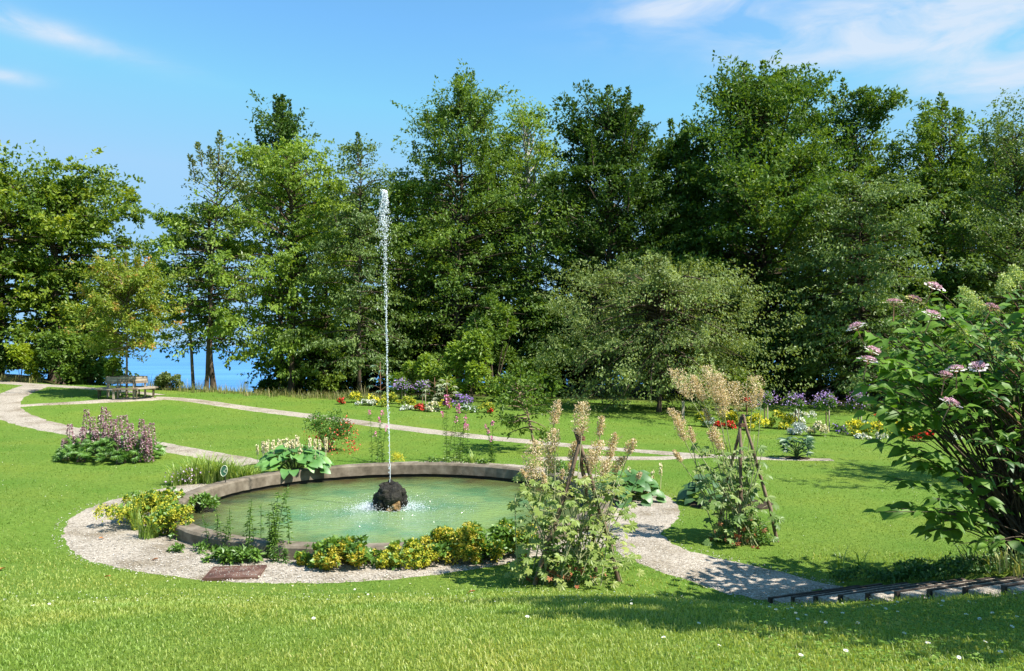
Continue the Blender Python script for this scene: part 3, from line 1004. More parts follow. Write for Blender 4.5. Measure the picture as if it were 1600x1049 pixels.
tree('spiky_tree', 'dark tree with spiky upright shoots above the bright walnut tree', 'tree', 440, 49, 158, 2.9, .3, LM['dark'], 24, 'egg', 90, 15, 14, .24, (.25, 1.25), .05, .35, .9, 0, .2, top_twigs=10)
tree('walnut_tree', 'bright light green tree with drooping leaf sprays left of the water jet', 'tree', 455, 42, 210, 3.1, .15, LM['light'], 25, 'oval', 110, 20, 16, .20, (0, .9), .32, .5, .9, .6, .19)
tree('slender_tree', 'fresh green tree between the walnut tree and the thin birch-like tree', 'tree', 510, 45, 258, 2.4, .12, LM['light'], 26, 'egg', 80, 15, 14, .22, (0, 1), .25, .4, .8, .4, .14)
tree('pointed_tree', 'narrow pointed tree with hanging twigs just left of the water jet', 'tree', 563, 40, 212, 2.1, .12, LM['sage'], 27, 'cone', 120, 13, 13, .16, (.1, .9), .42, .25, .75, .7, .11, bark, top_twigs=4, holes=.4)
tree('slender_tree', 'tree with a rounded top directly behind the top of the water jet', 'tree', 622, 46, 258, 2.6, .10, LM['light'], 28, 'egg', 90, 15, 14, .21, (0, 1), .25, .4, .8, .4, .15)
tree('spiky_tree', 'tall tree with long forked leafy shoots on top, right of the water jet', 'tree', 715, 46, 122, 4.2, .06, LM['mid'], 29, 'egg', 150, 24, 16, .20, (.0, .9), .16, .45, .95, .3, .2, top_twigs=20, holes=.42)
tree('ash_tree', 'light green feathery tree top rising left of the dark conical tree', 'tree', 826, 50, 140, 2.5, .28, LM['light'], 30, 'oval', 80, 16, 14, .21, (.5, 1.2), .05, .45, .8, .1, .16, bark_birch)
tree('ash_tree', 'fine leaved green tree below and left of the feathery tree top', 'tree', 775, 49, 205, 2.8, .1, LM['mid'], 31, 'egg', 90, 15, 14, .22, (.3, 1.1), .1, .45, .8, .1, .16)
tree('hornbeam_tree', 'dark conical tree with dense upright shoots in the middle of the wood', 'tree', 952, 46, 130, 4.5, .05, LM['dark'], 32, 'cone', 180, 27, 17, .225, (.15, .98), .04, .4, 1.0, 0, .2, top_twigs=20, holes=.28, upb=.55)
tree('hornbeam_tree', 'dark tree filling the gap between the conical tree and the tallest tree', 'tree', 1062, 49, 192, 3.4, .05, LM['warm'], 33, 'egg', 100, 22, 16, .27, (0, .9), .08, .45, .9, 0, .2, holes=.4, top_twigs=10, upb=.4)
tree('hornbeam_tree', 'tallest and widest tree of the wood, yellowish green with pointed shoots', 'tree', 1190, 47, 98, 5.8, .03, LM['warm'], 137, 'egg', 215, 31, 17, .245, (-.05, .92), .06, .5, 1.1, 0, .25, top_twigs=14, holes=.30, wl=2.8, upb=.45)
tree('hornbeam_tree', 'green pointed tree attached to the right side of the tallest tree', 'tree', 1335, 51, 124, 3.6, .08, LM['warm'], 35, 'egg', 120, 22, 16, .24, (0, .95), .06, .4, .95, 0, .2, top_twigs=12, holes=.3, upb=.45)
tree('lime_tree', 'lower tree of layered pale drooping sprays in front of the tall right trees', 'tree', 1348, 39, 262, 3.3, .10, LM['sage'], 36, 'egg', 140, 22, 16, .18, (-.05, .6), .24, .3, .95, .5, .14, bark, holes=.42, wl=1.8)
tree('beech_tree', 'green tree with a ragged top above the pink flowering shrub', 'tree', 1478, 47, 156, 3.5, .06, LM['mid'], 37, 'egg', 130, 21, 16, .25, (0, .9), .12, .45, .95, .2, .2, top_twigs=11, holes=.42)
tree('birch_tree', 'airy pale green tree cut by the right edge of the photo', 'tree', 1590, 41, 165, 3.4, .08, LM['sage'], 38, 'egg', 130, 20, 16, .16, (.2, 1.1), .2, .4, 1.0, .4, .12, bark, top_twigs=8, holes=.4)
tree('beech_tree', 'tree partly hidden behind the airy tree at the right edge', 'tree', 1560, 52, 185, 3.6, .06, LM['dark'], 39, 'egg', 100, 18, 15, .26, (0, 1), .15, .5, .95, .2, .2)
tree('crab_apple_tree', 'wide weeping grey green tree with a thin trunk in front of the dark wood', 'tree', 1028, 34.5, 398, 4.0, .24, LM['grey'], 40, 'oval', 150, 27, 18, .12, (-.15, .75), .38, .5, .9, .6, .12, bark, top_twigs=16, wide=.6, holes=.55, wl=1.7, rough=.17)

# ---- darker trees behind, closing the gaps
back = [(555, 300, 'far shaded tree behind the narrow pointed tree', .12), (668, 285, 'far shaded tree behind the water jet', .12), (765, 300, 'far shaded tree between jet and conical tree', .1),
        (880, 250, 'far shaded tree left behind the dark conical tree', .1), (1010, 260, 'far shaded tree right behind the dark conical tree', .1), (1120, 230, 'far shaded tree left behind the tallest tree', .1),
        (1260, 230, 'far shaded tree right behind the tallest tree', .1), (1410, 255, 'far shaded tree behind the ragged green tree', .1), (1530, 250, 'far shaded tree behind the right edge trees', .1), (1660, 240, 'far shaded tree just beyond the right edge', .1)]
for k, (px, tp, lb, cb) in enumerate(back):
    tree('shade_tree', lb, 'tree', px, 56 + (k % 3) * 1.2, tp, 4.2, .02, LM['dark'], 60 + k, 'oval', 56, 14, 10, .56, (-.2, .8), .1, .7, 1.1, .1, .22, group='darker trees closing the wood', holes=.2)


def shrub(name, label, cat, px, py, Y, top_py, rpx, leafm, seed, n=4000, Ls=.16, stems=5, group=None, flat=1.0, wide=.55, lump=.35, loc=None, h=None, r=None):
    """bush of leaves on several stems"""
    rg = np.random.default_rng(seed)
    if loc is not None: p = np.array([loc[0], loc[1], gz(loc[0], loc[1])])
    else: p = at_depth(px, Y)
    Hh = h if h is not None else top_z(top_py, p[1]) - p[2]
    r = r if r is not None else rpx * p[1] / F
    root = thing(name, label, cat, (p[0], p[1], p[2] - .03), 0, group)
    mb = MB(); dome(mb, rg, (0, 0, 0), r, r * flat, Hh, n, Ls, wide, lump)
    link('foliage', mb.mesh(name + '_foliage', leafm), root)
    mb = MB()
    for k in range(stems):
        a = rg.uniform(0, 6.28); e = r * rg.uniform(.2, .6)
        s = np.linspace(0, 1, 5)
        addtube(mb, np.c_[e * math.cos(a) * s ** 1.3, e * math.sin(a) * s ** 1.3, -.1 + s * Hh * .8], np.linspace(.03, .008, 5) * max(.5, Hh / 3), 5)
    link('stems', mb.mesh(name + '_stems', bark, True), root)
    return root


def dome(mb, rg, c, rx, ry, h, n, Ls, wide=.55, lump=.35, vlo=0, vhi=1, inner=.5, droop=.2, nlobe=0):
    nl = nlobe or max(10, int(n / 160))
    # lobes: small balls of leaves spread over the dome so that the outline breaks up
    a = rg.uniform(0, 6.28, nl); u = rg.random(nl) ** .6
    z = rg.random(nl) ** .8
    rad = np.sqrt(np.clip(1 - z * z * .92, 0, 1)) * (inner + (1 - inner) * u)
    lc = np.c_[rad * np.cos(a) * rx * .84, rad * np.sin(a) * ry * .84, (.08 + .80 * z) * h] * (1 + rg.normal(0, .07, (nl, 1)))
    lr = lump * rg.uniform(.6, 1.2, nl) * min(rx, h) * .9
    lv = rg.random(nl)
    k = rg.integers(0, nl, n)
    D = rg.normal(size=(n, 3)); D = nrm(D); D[:, 2] = np.where(D[:, 2] < -.3, -D[:, 2], D[:, 2])
    pos = lc[k] + D * (lr[k] * rg.random(n) ** .35)[:, None]
    pos[:, 2] = np.maximum(pos[:, 2], .02)
    ld = nrm(D + rg.normal(size=(n, 3)) * .5 - np.array([0, 0, droop]))
    up = nrm(D * .6 + np.array([0, 0, .7]) + rg.normal(size=(n, 3)) * .4)
    v = vlo + (vhi - vlo) * np.clip(.5 * lv[k] + .5 * rg.random(n), 0, 1)
    leaves(mb, pos + np.asarray(c), ld, up, Ls * rg.uniform(.6, 1.25, n), Ls * wide * rg.uniform(.8, 1.2, n), v, .15, .15)
    return lc + np.asarray(c), lr


# ---- undergrowth along the edge of the wood
und = [(480, 470, 46, 540, 70, 'dark', 'low dark undergrowth below the walnut tree'), (535, 480, 47, 500, 70, 'dark', 'dark undergrowth left of the thin pale trunk'),
       (600, 0, 45, 470, 75, 'dark', 'dark undergrowth behind the left flower bed castor plant'), (665, 0, 46, 470, 75, 'dark', 'dark undergrowth behind the left purple standards'),
       (850, 0, 44, 470, 70, 'dark', 'dark undergrowth left of the weeping tree'), (905, 0, 46, 450, 75, 'dark', 'dark undergrowth behind the left half of the weeping tree'),
       (980, 0, 46, 450, 80, 'dark', 'dark undergrowth behind the thin leaning trunk'), (1060, 0, 45, 460, 80, 'dark', 'dark undergrowth behind the right half of the weeping tree'),
       (1130, 0, 43, 500, 70, 'dark', 'dark undergrowth behind the plume poppy tops'), (1200, 0, 44, 440, 85, 'dark', 'dark undergrowth under the tallest tree'),
       (1280, 0, 44, 450, 80, 'dark', 'dark undergrowth behind the row of purple standards'), (1370, 0, 45, 440, 85, 'dark', 'dark undergrowth behind the layered pale tree'),
       (1460, 0, 44, 420, 85, 'dark', 'dark undergrowth behind the pink flowering shrub'), (1560, 0, 44, 400, 90, 'dark', 'dark undergrowth at the right end of the wood')]
for k, (px, _, Y, tp, rp, lm, lb) in enumerate(und):
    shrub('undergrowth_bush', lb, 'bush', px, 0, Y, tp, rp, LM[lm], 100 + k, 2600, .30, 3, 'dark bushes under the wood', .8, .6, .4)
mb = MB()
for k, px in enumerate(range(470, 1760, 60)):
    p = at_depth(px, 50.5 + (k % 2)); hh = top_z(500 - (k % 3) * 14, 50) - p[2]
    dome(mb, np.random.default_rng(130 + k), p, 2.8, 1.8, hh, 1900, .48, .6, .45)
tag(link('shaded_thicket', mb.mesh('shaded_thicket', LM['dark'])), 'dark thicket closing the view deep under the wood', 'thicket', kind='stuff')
shrub('shrub', 'rounded dark green shrub at the edge of the wood right of the jet', 'shrub', 772, 0, 39, 462, 62, LM['mid'], 151, 5200, .2, 5, None, .9, .6, .3)
shrub('shrub', 'large bright green shrub behind the middle of the left flower bed', 'shrub', 735, 0, 37.5, 525, 62, LM['light'], 152, 4200, .2, 5, None, .8, .6, .3)
shrub('shrub', 'light green shrub behind the purple standards near the water jet', 'shrub', 655, 0, 38.5, 556, 48, LM['light'], 153, 3000, .18, 5, None, .8, .6, .32)
shrub('shrub', 'mid green shrub between the small elder and the weeping tree', 'shrub', 845, 0, 39, 560, 40, LM['mid'], 154, 2600, .17, 5, None, .8, .6, .32)
shrub('shrub', 'sunlit green shrub right of the weeping tree', 'shrub', 1165, 0, 36, 560, 34, LM['light'], 155, 2200, .16, 4, None, .8, .6, .32)
shrub('shrub', 'yellow green shrub at the foot of the huge left oak', 'shrub', 32, 0, 42, 537, 26, LM['lime'], 156, 1700, .2, 4, None, .9, .6, .4)
shrub('shrub', 'dark green shrub below the broad oak beside the gravel path', 'shrub', 95, 0, 42.5, 520, 52, LM['mid'], 157, 4200, .22, 5, None, .8, .6, .32)
shrub('shrub', 'tall green shrub sloping down to the lake left of the bench', 'shrub', 138, 0, 43, 515, 42, LM['mid'], 158, 4000, .22, 5, None, .8, .6, .32)
shrub('shrub', 'light green low shrub against the lake behind the bench', 'shrub', 176, 0, 40, 560, 15, LM['light'], 159, 1700, .2, 4, None, .8, .6, .36)
shrub('shrub', 'grey green bush beside the bench in front of the lake', 'shrub', 266, 0, 37.5, 585, 27, LM['grey'], 160, 2600, .12, 5, None, .8, .5, .32)
shrub('shrub', 'dark shrub between the left edge and the yellow green shrub', 'shrub', 8, 0, 45, 545, 34, LM['mid'], 162, 2200, .24, 4, None, .8, .6, .36)
shrub('shrub', 'dark shrub in the gap behind the yellow green shrub', 'shrub', 58, 0, 45.5, 540, 34, LM['dark'], 163, 2200, .24, 4, None, .8, .6, .36)
shrub('shrub', 'dark shrub at the left edge of the photo under the oak', 'shrub', -30, 0, 44, 525, 50, LM['dark'], 161, 2600, .24, 4, None, .8, .6, .36)

# young tree through the bench
tree('young_tree', 'young tree with rust tinged green leaves growing through the round bench', 'tree', 199, bp_[1], 398, 1.75, .38, LM['rust'], 41, 'oval', 90, 22, 13, .135, (0, .9), .1, .3, .65, .3, .055, bark_pale, top_twigs=5, loc=(bp_[0], bp_[1]), holes=.35, wl=1.0)

# trees outside the frame on the right whose shade falls into it
tree('shade_tree', 'tree beyond the right edge that shades the near grass bank', 'tree', 0, 0, 0, 2.2, 4.4, LM['mid'], 71, 'oval', 60, 16, 9, .22, (0, .8), .1, .35, .7, .2, .14, loc=(7.5, 3.6), height=7.8, holes=.35)
tree('shade_tree', 'tree beyond the right edge that shades the middle of the lawn', 'tree', 0, 0, 0, 2.6, 4.6, LM['mid'], 72, 'oval', 60, 10, 9, .2, (0, .8), .1, .35, .7, .2, .14, loc=(14.6, 15.4), height=9.2)

# ------------------------------------------------------------ big single leaves (shared meshes)


def leafblade(name, mat, L=1., W=.5, curl=.35, fold=.12, prof=None, n=6, wave=0.0):
    """curved leaf lying along +X, normal +Z; folded along the midrib"""
    s = np.linspace(0, 1, n)
    w = (prof(s) if prof else np.sin(np.pi * s ** .8) ** .8) * W / 2
    w[-1] = .003; w[0] = max(w[0], .012)
    x = s * L * (1 - .12 * curl); z = -curl * L * s ** 2 * .8 + .12 * L * curl * np.sin(np.pi * s)
    V = []
    for k in range(n):
        ww = wave * math.sin(k * 2.2)
        V += [(x[k], -w[k], z[k] + w[k] * fold * 2 + ww * w[k]), (x[k], 0, z[k]), (x[k], w[k], z[k] + w[k] * fold * 2 - ww * w[k])]
    Q = []
    for k in range(n - 1):
        for j in range(2):
            a = k * 3 + j
            Q.append((a, a + 3, a + 4, a + 1))
    return MB().add(V, Q=Q).mesh(name, mat, True)


def lobed(name, mat, n=7, spread=5.2, deep=.45, rad=None):
    """palmate leaf, stalk at the origin, pointing along +X"""
    V = [(.0, 0, .02)]
    a = np.linspace(-spread / 2, spread / 2, 2 * n + 1)
    for k, t in enumerate(a):
        tip = k % 2 == 1
        r = (1.0 - .28 * abs(t) / (spread / 2)) if tip else deep * (1 - .2 * abs(t) / (spread / 2))
        V.append((.32 + r * .62 * math.cos(t), r * .62 * math.sin(t), -.16 * r * r + (.05 if not tip else 0)))
    V[0] = (.30, 0, .03)
    T = [(0, k, k + 1) for k in range(1, len(a))]
    T += [(0, len(a), 1)] if False else []
    return MB().add(V, T=T).mesh(name, mat, False)


def basis(pos, d, up, s):
    d = Vector(d).normalized(); side = Vector(up).cross(d)
    if side.length < 1e-4: side = Vector((0, 1, 0)).cross(d)
    side.normalize(); u = d.cross(side)
    return Matrix.Translation(Vector(pos)) @ Matrix((d, side, u)).transposed().to_4x4() @ Matrix.Diagonal((s, s, s, 1))


def place_leaves(root, name, meshes, pos, d, up, size, limit=300, restname='foliage', label=None):
    """the first `limit` leaves become single parts, the rest one joined part"""
    n = len(pos)
    for k in range(min(n, limit)):
        o = link(name, meshes[k % len(meshes)], root, mat4=basis(pos[k], d[k], up[k], size[k]))
        if label: o['label'] = label
    if n > limit:
        mb = MB()
        for k in range(limit, n):
            me = meshes[k % len(meshes)]
            M = np.array(basis(pos[k], d[k], up[k], size[k]))
            co = np.empty(len(me.vertices) * 3, np.float32); me.vertices.foreach_get('co', co); co = co.reshape(-1, 3)
            co = co @ M[:3, :3].T + M[:3, 3]
            fs = [tuple(p.vertices) for p in me.polygons]
            if len(fs[0]) == 4: mb.add(co, Q=fs, v=.5)
            else: mb.add(co, T=fs, v=.5)
        tag(link(restname, mb.mesh(root.name.split('.')[0] + '_' + restname, meshes[0].materials[0], True), root), kind='stuff')


def obj_leaf_mat(name, cols, trans=.3, gloss=.1, rough=.4, veins=True):
    """leaf material with colour differing from leaf to leaf by the object's own random value"""
    m, nt, N, L, out = new_mat(name)
    oi = N.new('ShaderNodeObjectInfo')
    tc = N.new('ShaderNodeTexCoord')
    nz = noise(N, L, 3, 4, .6)
    ad = N.new('ShaderNodeMath'); ad.operation = 'MULTIPLY_ADD'; ad.inputs[1].default_value = .55
    L.new(oi.outputs['Random'], ad.inputs[0])
    sc = N.new('ShaderNodeMath'); sc.operation = 'MULTIPLY'; sc.inputs[1].default_value = .45; L.new(nz, sc.inputs[0])
    L.new(sc.outputs[0], ad.inputs[2])
    col = ramp(N, L, ad.outputs[0], cols)
    df = N.new('ShaderNodeBsdfDiffuse'); L.new(col, df.inputs[0])
    tr = N.new('ShaderNodeBsdfTranslucent')
    hs = N.new('ShaderNodeMix'); hs.data_type = 'RGBA'; hs.blend_type = 'MULTIPLY'; hs.inputs[0].default_value = 1
    L.new(col, hs.inputs[6]); hs.inputs[7].default_value = (1.3, 1.35, .5, 1); L.new(hs.outputs[2], tr.inputs[0])
    mx = N.new('ShaderNodeMixShader'); mx.inputs[0].default_value = trans; L.new(df.outputs[0], mx.inputs[1]); L.new(tr.outputs[0], mx.inputs[2])
    gl = N.new('ShaderNodeBsdfGlossy'); gl.inputs['Roughness'].default_value = max(rough, .5); gl.inputs[0].default_value = (.7, .75, .7, 1)
    gloss *= .6
    m2 = N.new('ShaderNodeMixShader'); m2.inputs[0].default_value = gloss; L.new(mx.outputs[0], m2.inputs[1]); L.new(gl.outputs[0], m2.inputs[2])
    L.new(m2.outputs[0], out.inputs[0])
    return m


def blades(mb, rg, c, n, r, h, w, lean=.5, v=(0, 1), ry=None):
    """arching strap leaves from a clump"""
    a = rg.uniform(0, 6.28, n); rr_ = np.sqrt(rg.random(n)); ry = ry or r
    bx = c[0] + rr_ * np.cos(a) * r; by = c[1] + rr_ * np.sin(a) * ry
    hh = h * rg.uniform(.45, 1.1, n); ln = lean * rg.uniform(.2, 1.2, n) * hh
    a2 = a + rg.normal(0, .9, n)
    V = []; S = 4
    ww = w * rg.uniform(.6, 1.2, n)
    sd = np.c_[-np.sin(a2), np.cos(a2)]
    for k in range(S + 1):
        s = k / S
        x = bx + ln * s ** 2 * np.cos(a2); y = by + ln * s ** 2 * np.sin(a2); z = c[2] + hh * (s - .35 * lean * s ** 3)
        wk = ww * (1 - s ** 2) * .5 + .0005
        V.append(np.stack([x - sd[:, 0] * wk, y - sd[:, 1] * wk, z], -1)); V.append(np.stack([x + sd[:, 0] * wk, y + sd[:, 1] * wk, z], -1))
    V = np.stack(V, 1)
    i = np.arange(n)[:, None] * (2 * (S + 1))
    Q = np.stack([i + np.array([2 * k, 2 * k + 1, 2 * k + 3, 2 * k + 2]) for k in range(S)], 1).reshape(-1, 4)
    mb.add(V.reshape(-1, 3), Q=Q, v=np.repeat(v[0] + (v[1] - v[0]) * rg.random(n), S))


def florets(mb, rg, pos, size, v=None, upb=.6):
    n = len(pos)
    d = rand_unit(n); up = nrm(rg.normal(size=(n, 3)) + np.array([0, -.4, upb]))
    leaves(mb, pos, d, up, size * rg.uniform(.7, 1.3, n), size * .9, rg.random(n) if v is None else v, .1, 0)


gm_leaf = leaf_mat('herb_leaf', [(.045, .11, .02), (.09, .185, .032), (.16, .27, .05)], .34, .03)
gm_bright = leaf_mat('bright_herb', [(.06, .13, .02), (.11, .21, .03), (.17, .28, .05)], .35, .05)
gm_blade = leaf_mat('strap_leaf', [(.11, .20, .03), (.21, .31, .05), (.34, .42, .10)], .4, .04)
fl_yell = leaf_mat('lady_mantle_bloom', [(.28, .32, .03), (.44, .44, .04), (.56, .50, .08)], .35, .02)
fl_gold = leaf_mat('golden_bloom', [(.34, .32, .03), (.48, .43, .05), (.58, .48, .10)], .4, .02)
fl_purp = leaf_mat('acanthus_bloom', [(.16, .07, .11), (.34, .20, .26), (.60, .48, .50)], .2, .02)
fl_cream = leaf_mat('cream_bloom', [(.42, .36, .22), (.60, .54, .38), (.70, .66, .5)], .2, .02)
fl_buff = leaf_mat('plume_bloom', [(.40, .29, .18), (.56, .45, .30), (.68, .59, .43)], .3, .02)
fl_violet = leaf_mat('violet_bloom', [(.14, .06, .30), (.24, .12, .45), (.38, .25, .58)], .2, .02)
fl_pink = leaf_mat('pink_bloom', [(.42, .07, .22), (.60, .16, .36), (.70, .35, .50)], .2, .02)
fl_red = leaf_mat('red_bloom', [(.45, .01, .015), (.62, .02, .03), (.70, .08, .06)], .2, .03)
fl_yellow = leaf_mat('yellow_bloom', [(.50, .42, .03), (.68, .60, .04), (.74, .68, .12)], .25, .02)
fl_white = leaf_mat('white_bloom', [(.55, .56, .50), (.72, .72, .68), (.80, .80, .78)], .2, .02)
fl_silver = leaf_mat('silver_leaf', [(.28, .32, .30), (.45, .49, .47), (.55, .58, .56)], .1, .03)
fl_lilac = leaf_mat('lilac_bloom', [(.40, .28, .42), (.58, .45, .58)], .2, .02)
br_leaf = leaf_mat('withered_leaf', [(.20, .06, .03), (.38, .14, .07), (.50, .26, .14)], .2, .02)

# ------------------------------------------------------------ acanthus clump
pa = G(173, 716)
ac = thing('acanthus_clump', 'big round clump of green leaves with mauve flower spikes on the left lawn', 'plant clump', pa)
rg = np.random.default_rng(200)
lobed_ac = lobed('acanthus_leaf', obj_leaf_mat('acanthus_green', [(.05, .13, .02), (.11, .23, .035), (.19, .33, .05)]), 9, 4.0, .5)
n = 760
a = rg.uniform(0, 6.28, n); u = rg.random(n) ** .5; zf = np.sqrt(np.clip(1 - u * u, 0, 1))
pos = np.c_[1.2 * u * np.cos(a), 1.0 * u * np.sin(a), .08 + .50 * zf * rg.uniform(.5, 1.15, n)]
d = nrm(np.c_[np.cos(a), np.sin(a), rg.normal(-.1, .4, n)] + rg.normal(size=(n, 3)) * .35)
up = nrm(np.c_[np.cos(a) * .5, np.sin(a) * .5 - .2, np.full(n, 1.)] + rg.normal(size=(n, 3)) * .3)
order = np.argsort(pos[:, 1] - pos[:, 2] * .6)
place_leaves(ac, 'leaf', [lobed_ac], pos[order], d[order], up[order], rg.uniform(.15, .26, n), 300)
spx = [(110, 663), (130, 668), (136, 640), (146, 652), (158, 648), (163, 636), (170, 642), (178, 655), (187, 650), (196, 649), (205, 662), (222, 655), (230, 664), (238, 661), (102, 685), (120, 680), (150, 668), (166, 662),
       (184, 672), (200, 668), (212, 674), (226, 674), (128, 700), (142, 690), (190, 690), (215, 690), (234, 686), (176, 680), (155, 700)]
for k, (px, py) in enumerate(spx):
    if k in (23, 27, 28): continue
    yy = rg.uniform(-.6, .55) if py < 666 else rg.uniform(-.75, -.35)
    X0 = (px - 800) / F * (pa[1] + yy) - pa[0]
    zt = min(top_z(py, pa[1] + yy) - pa[2], 1.6)
    mb = MB()
    m = 150
    s = rg.random(m)
    hl = .56
    th = rg.uniform(0, 6.28, m); r_ = .07 * (1 - .75 * s)
    pp = np.c_[r_ * np.cos(th), r_ * np.sin(th), zt - hl + hl * s]
    leaves(mb, pp, np.c_[np.cos(th), np.sin(th), np.full(m, .1)], np.tile([0, 0, 1.], (m, 1)), .06, .05, rg.random(m), .2, .3)
    addtube(mb, [(0, 0, .1), (0, 0, zt)], [.012, .006], 4, .1)
    link('flower_spike', mb.mesh('acanthus_spike', fl_purp), ac, (X0, yy, 0))

# ------------------------------------------------------------ hosta on the pool rim


def hosta(label, loc, R, hgt, n, seed, cols, size, spikes=0, tilt_out=1.0, group=None):
    rg = np.random.default_rng(seed)
    root = thing('hosta_plant', label, 'plant', loc, 0, group)
    mt = obj_leaf_mat('hosta_green_%d' % seed, cols, .25, .14, .35)
    pr = lambda s: np.clip(np.sin(np.pi * np.clip(s, 0, 1) ** .62), 0, 1) ** .7
    ms = [leafblade('hosta_leaf', mt, 1, .84, c, .10, pr, 7, w) for c, w in ((.35, .1), (.55, .2), (.2, -.1))]
    a = np.arange(n) * 2.4 + rg.normal(0, .3, n); t = np.linspace(0, 1, n)
    r = R * .72 * (1 - t) ** .55
    pos = np.c_[r * np.cos(a), r * np.sin(a), .10 + hgt * .75 * t ** .7 + rg.normal(0, .03, n)]
    d = nrm(np.c_[np.cos(a), np.sin(a), .5 * t - .25 + rg.normal(0, .12, n)])
    up = nrm(np.c_[np.cos(a) * .35, np.sin(a) * .35 - .45, np.ones(n)] + rg.normal(size=(n, 3)) * .15)
    place_leaves(root, 'leaf', ms, pos, d, up, size * rg.uniform(.75, 1.15, n))
    mb = MB()
    for k in range(n):
        q = pos[k]; addtube(mb, [(q[0] * .15, q[1] * .15, -.02), (q[0] * .6, q[1] * .6, q[2] * .75), tuple(q)], .006, 3)
    link('stalks', mb.mesh('hosta_stalks', stemgreen), root)
    for k in range(spikes):
        a = rg.uniform(0, 6.28); rr_ = R * .95 * math.sqrt(rg.random())
        x0, y0 = rr_ * math.cos(a), rr_ * math.sin(a) * .5 + .12
        zt = hgt + rg.uniform(.08, .30)
        mb = MB(); addtube(mb, [(0, 0, .2), (rg.normal(0, .02), 0, zt)], .005, 3)
        m = 46; s = rg.random(m); th = rg.uniform(0, 6.28, m)
        leaves(mb, np.c_[np.zeros(m), np.zeros(m), zt - .24 * s], nrm(np.c_[np.cos(th), np.sin(th), -.3 + 0 * th]), np.tile([0, 0, 1.], (m, 1)), .05, .03, rg.random(m), .2, .3)
        link('flower_spike', mb.mesh('hosta_spike', fl_cream), root, (x0, y0, 0))
    return root


hp = np.array(P(459, 733, 18.3))
hosta('big leaved hosta with cream flower spikes hanging over the back left pool rim', (hp[0], hp[1] + .05, .12), .95, .50, 110, 210,
      [(.05, .15, .035), (.11, .26, .05), (.20, .38, .08)], .27, 34)
hp2 = G(962, 790)
hosta('dark hosta beside the right pool rim behind the front pole tripod', (PCX + 4.4, 15.45, 0), .8, .5, 60, 211, [(.03, .09, .02), (.06, .16, .03), (.12, .24, .05)], .30, 4)

# ------------------------------------------------------------ iris / daylily clump and sign
pi_ = G(325, 757)
root = thing('daylily_clump', 'clump of arching yellow green strap leaves with small lilac flowers behind the left pool rim', 'plant clump', pi_)
rg = np.random.default_rng(220)
mb = MB()
for cx, cy, hh, nn in ((-.35, .1, .82, 150), (0, .15, .85, 160), (.35, .2, .72, 160), (.62, .25, .62, 140), (-.6, -.05, .6, 100), (.85, .35, .5, 100)):
    blades(mb, rg, (cx, cy, 0), nn, .20, hh, .022, .7)
link('strap_leaves', mb.mesh('daylily_leaves', gm_blade), root)
mb = MB(); m = 60
florets(mb, rg, np.c_[rg.normal(-.42, .2, m), rg.normal(-.15, .1, m), rg.uniform(.1, .38, m)], .045)
link('lilac_flowers', mb.mesh('lilac_flowers', fl_lilac), root)

ps = np.array(P(354, 764, 16.3))
ps[2] = gz(ps[0], ps[1])
sg = thing('plant_sign', 'small oval green sign with a cream rim on a short stake by the pool', 'sign', ps)
hs_ = top_z(727, ps[1]) - ps[2]
ccz = hs_ - .115; sx = -.05
mb = MB(); addtube(mb, [(.03, 0, 0), (.0, 0, ccz * .6), (sx + .02, 0, ccz - .09)], [.014, .013, .008], 6); link('stake', mb.mesh('stake', black), sg)


def oval(rx, rz, y, n=28, skew=.25):
    a = np.linspace(0, 2 * np.pi, n, endpoint=False)
    return np.c_[sx + rx * np.cos(a) + skew * rz * np.sin(a) * .5, np.full(n, y), ccz + rz * np.sin(a)]


def ovalplate(mb, rx, rz, y0, y1):
    A = oval(rx, rz, y0); B = oval(rx, rz, y1); n = len(A)
    V = np.vstack([A, B, A.mean(0)[None], B.mean(0)[None]])
    Q = [(k, (k + 1) % n, n + (k + 1) % n, n + k) for k in range(n)]
    mb.add(V, Q=Q); mb.add(V, T=[(2 * n, (k + 1) % n, k) for k in range(n)] + [(2 * n + 1, n + k, n + (k + 1) % n) for k in range(n)])


mb = MB(); ovalplate(mb, .068, .110, -.012, .0); link('plate', mb.mesh('plate', signgreen), sg)
mb = MB(); o1 = oval(.068, .110, -.014); addtube(mb, np.vstack([o1, o1[:2]]), .006, 6, cap=False); link('rim', mb.mesh('sign_rim', signcream), sg)
mb = MB()   # the curl drawn on the sign
t = np.linspace(0, 1, 24)
sw = np.c_[sx + .022 + .026 * np.sin(t * 2 * np.pi + .6) - .0, np.full(24, -.016), ccz + .05 - .085 * t]
addtube(mb, sw, .0045, 5)
link('emblem', mb.mesh('sign_emblem', signcream), sg)

# ------------------------------------------------------------ herbaceous mounds round the pool


def mantle(label, loc, rx, ry, h, seed, nleaf=900, nfl=2600, flm=fl_yell, Ls=.09, bias=None, cover=.6):
    rx *= 1.12; ry *= 1.1
    rg = np.random.default_rng(seed)
    root = thing('lady_mantle', label, 'plant', loc)
    mb = MB(); lc, lr = dome(mb, rg, (0, 0, 0), rx, ry, h * .86, int(nleaf * 1.0), Ls * .85, .95, .22, droop=-.05, nlobe=46, inner=.3)
    link('leaves', mb.mesh('mantle_leaves', gm_bright), root)
    mb = MB()
    k = rg.choice(len(lc), int(len(lc) * cover) + 1, replace=False)
    q = rg.choice(k, nfl)
    D = nrm(rg.normal(size=(nfl, 3)) + np.array([0, -.35, .55]))
    pos = lc[q] + D * (lr[q] * rg.uniform(.8, 1.3, nfl))[:, None]
    pos[:, 2] = np.clip(pos[:, 2], .03, h * 1.15)
    if bias is not None:
        pos[:, 0] += bias
    florets(mb, rg, pos, .030)
    link('blossom', mb.mesh('mantle_blossom', flm), root)
    return root


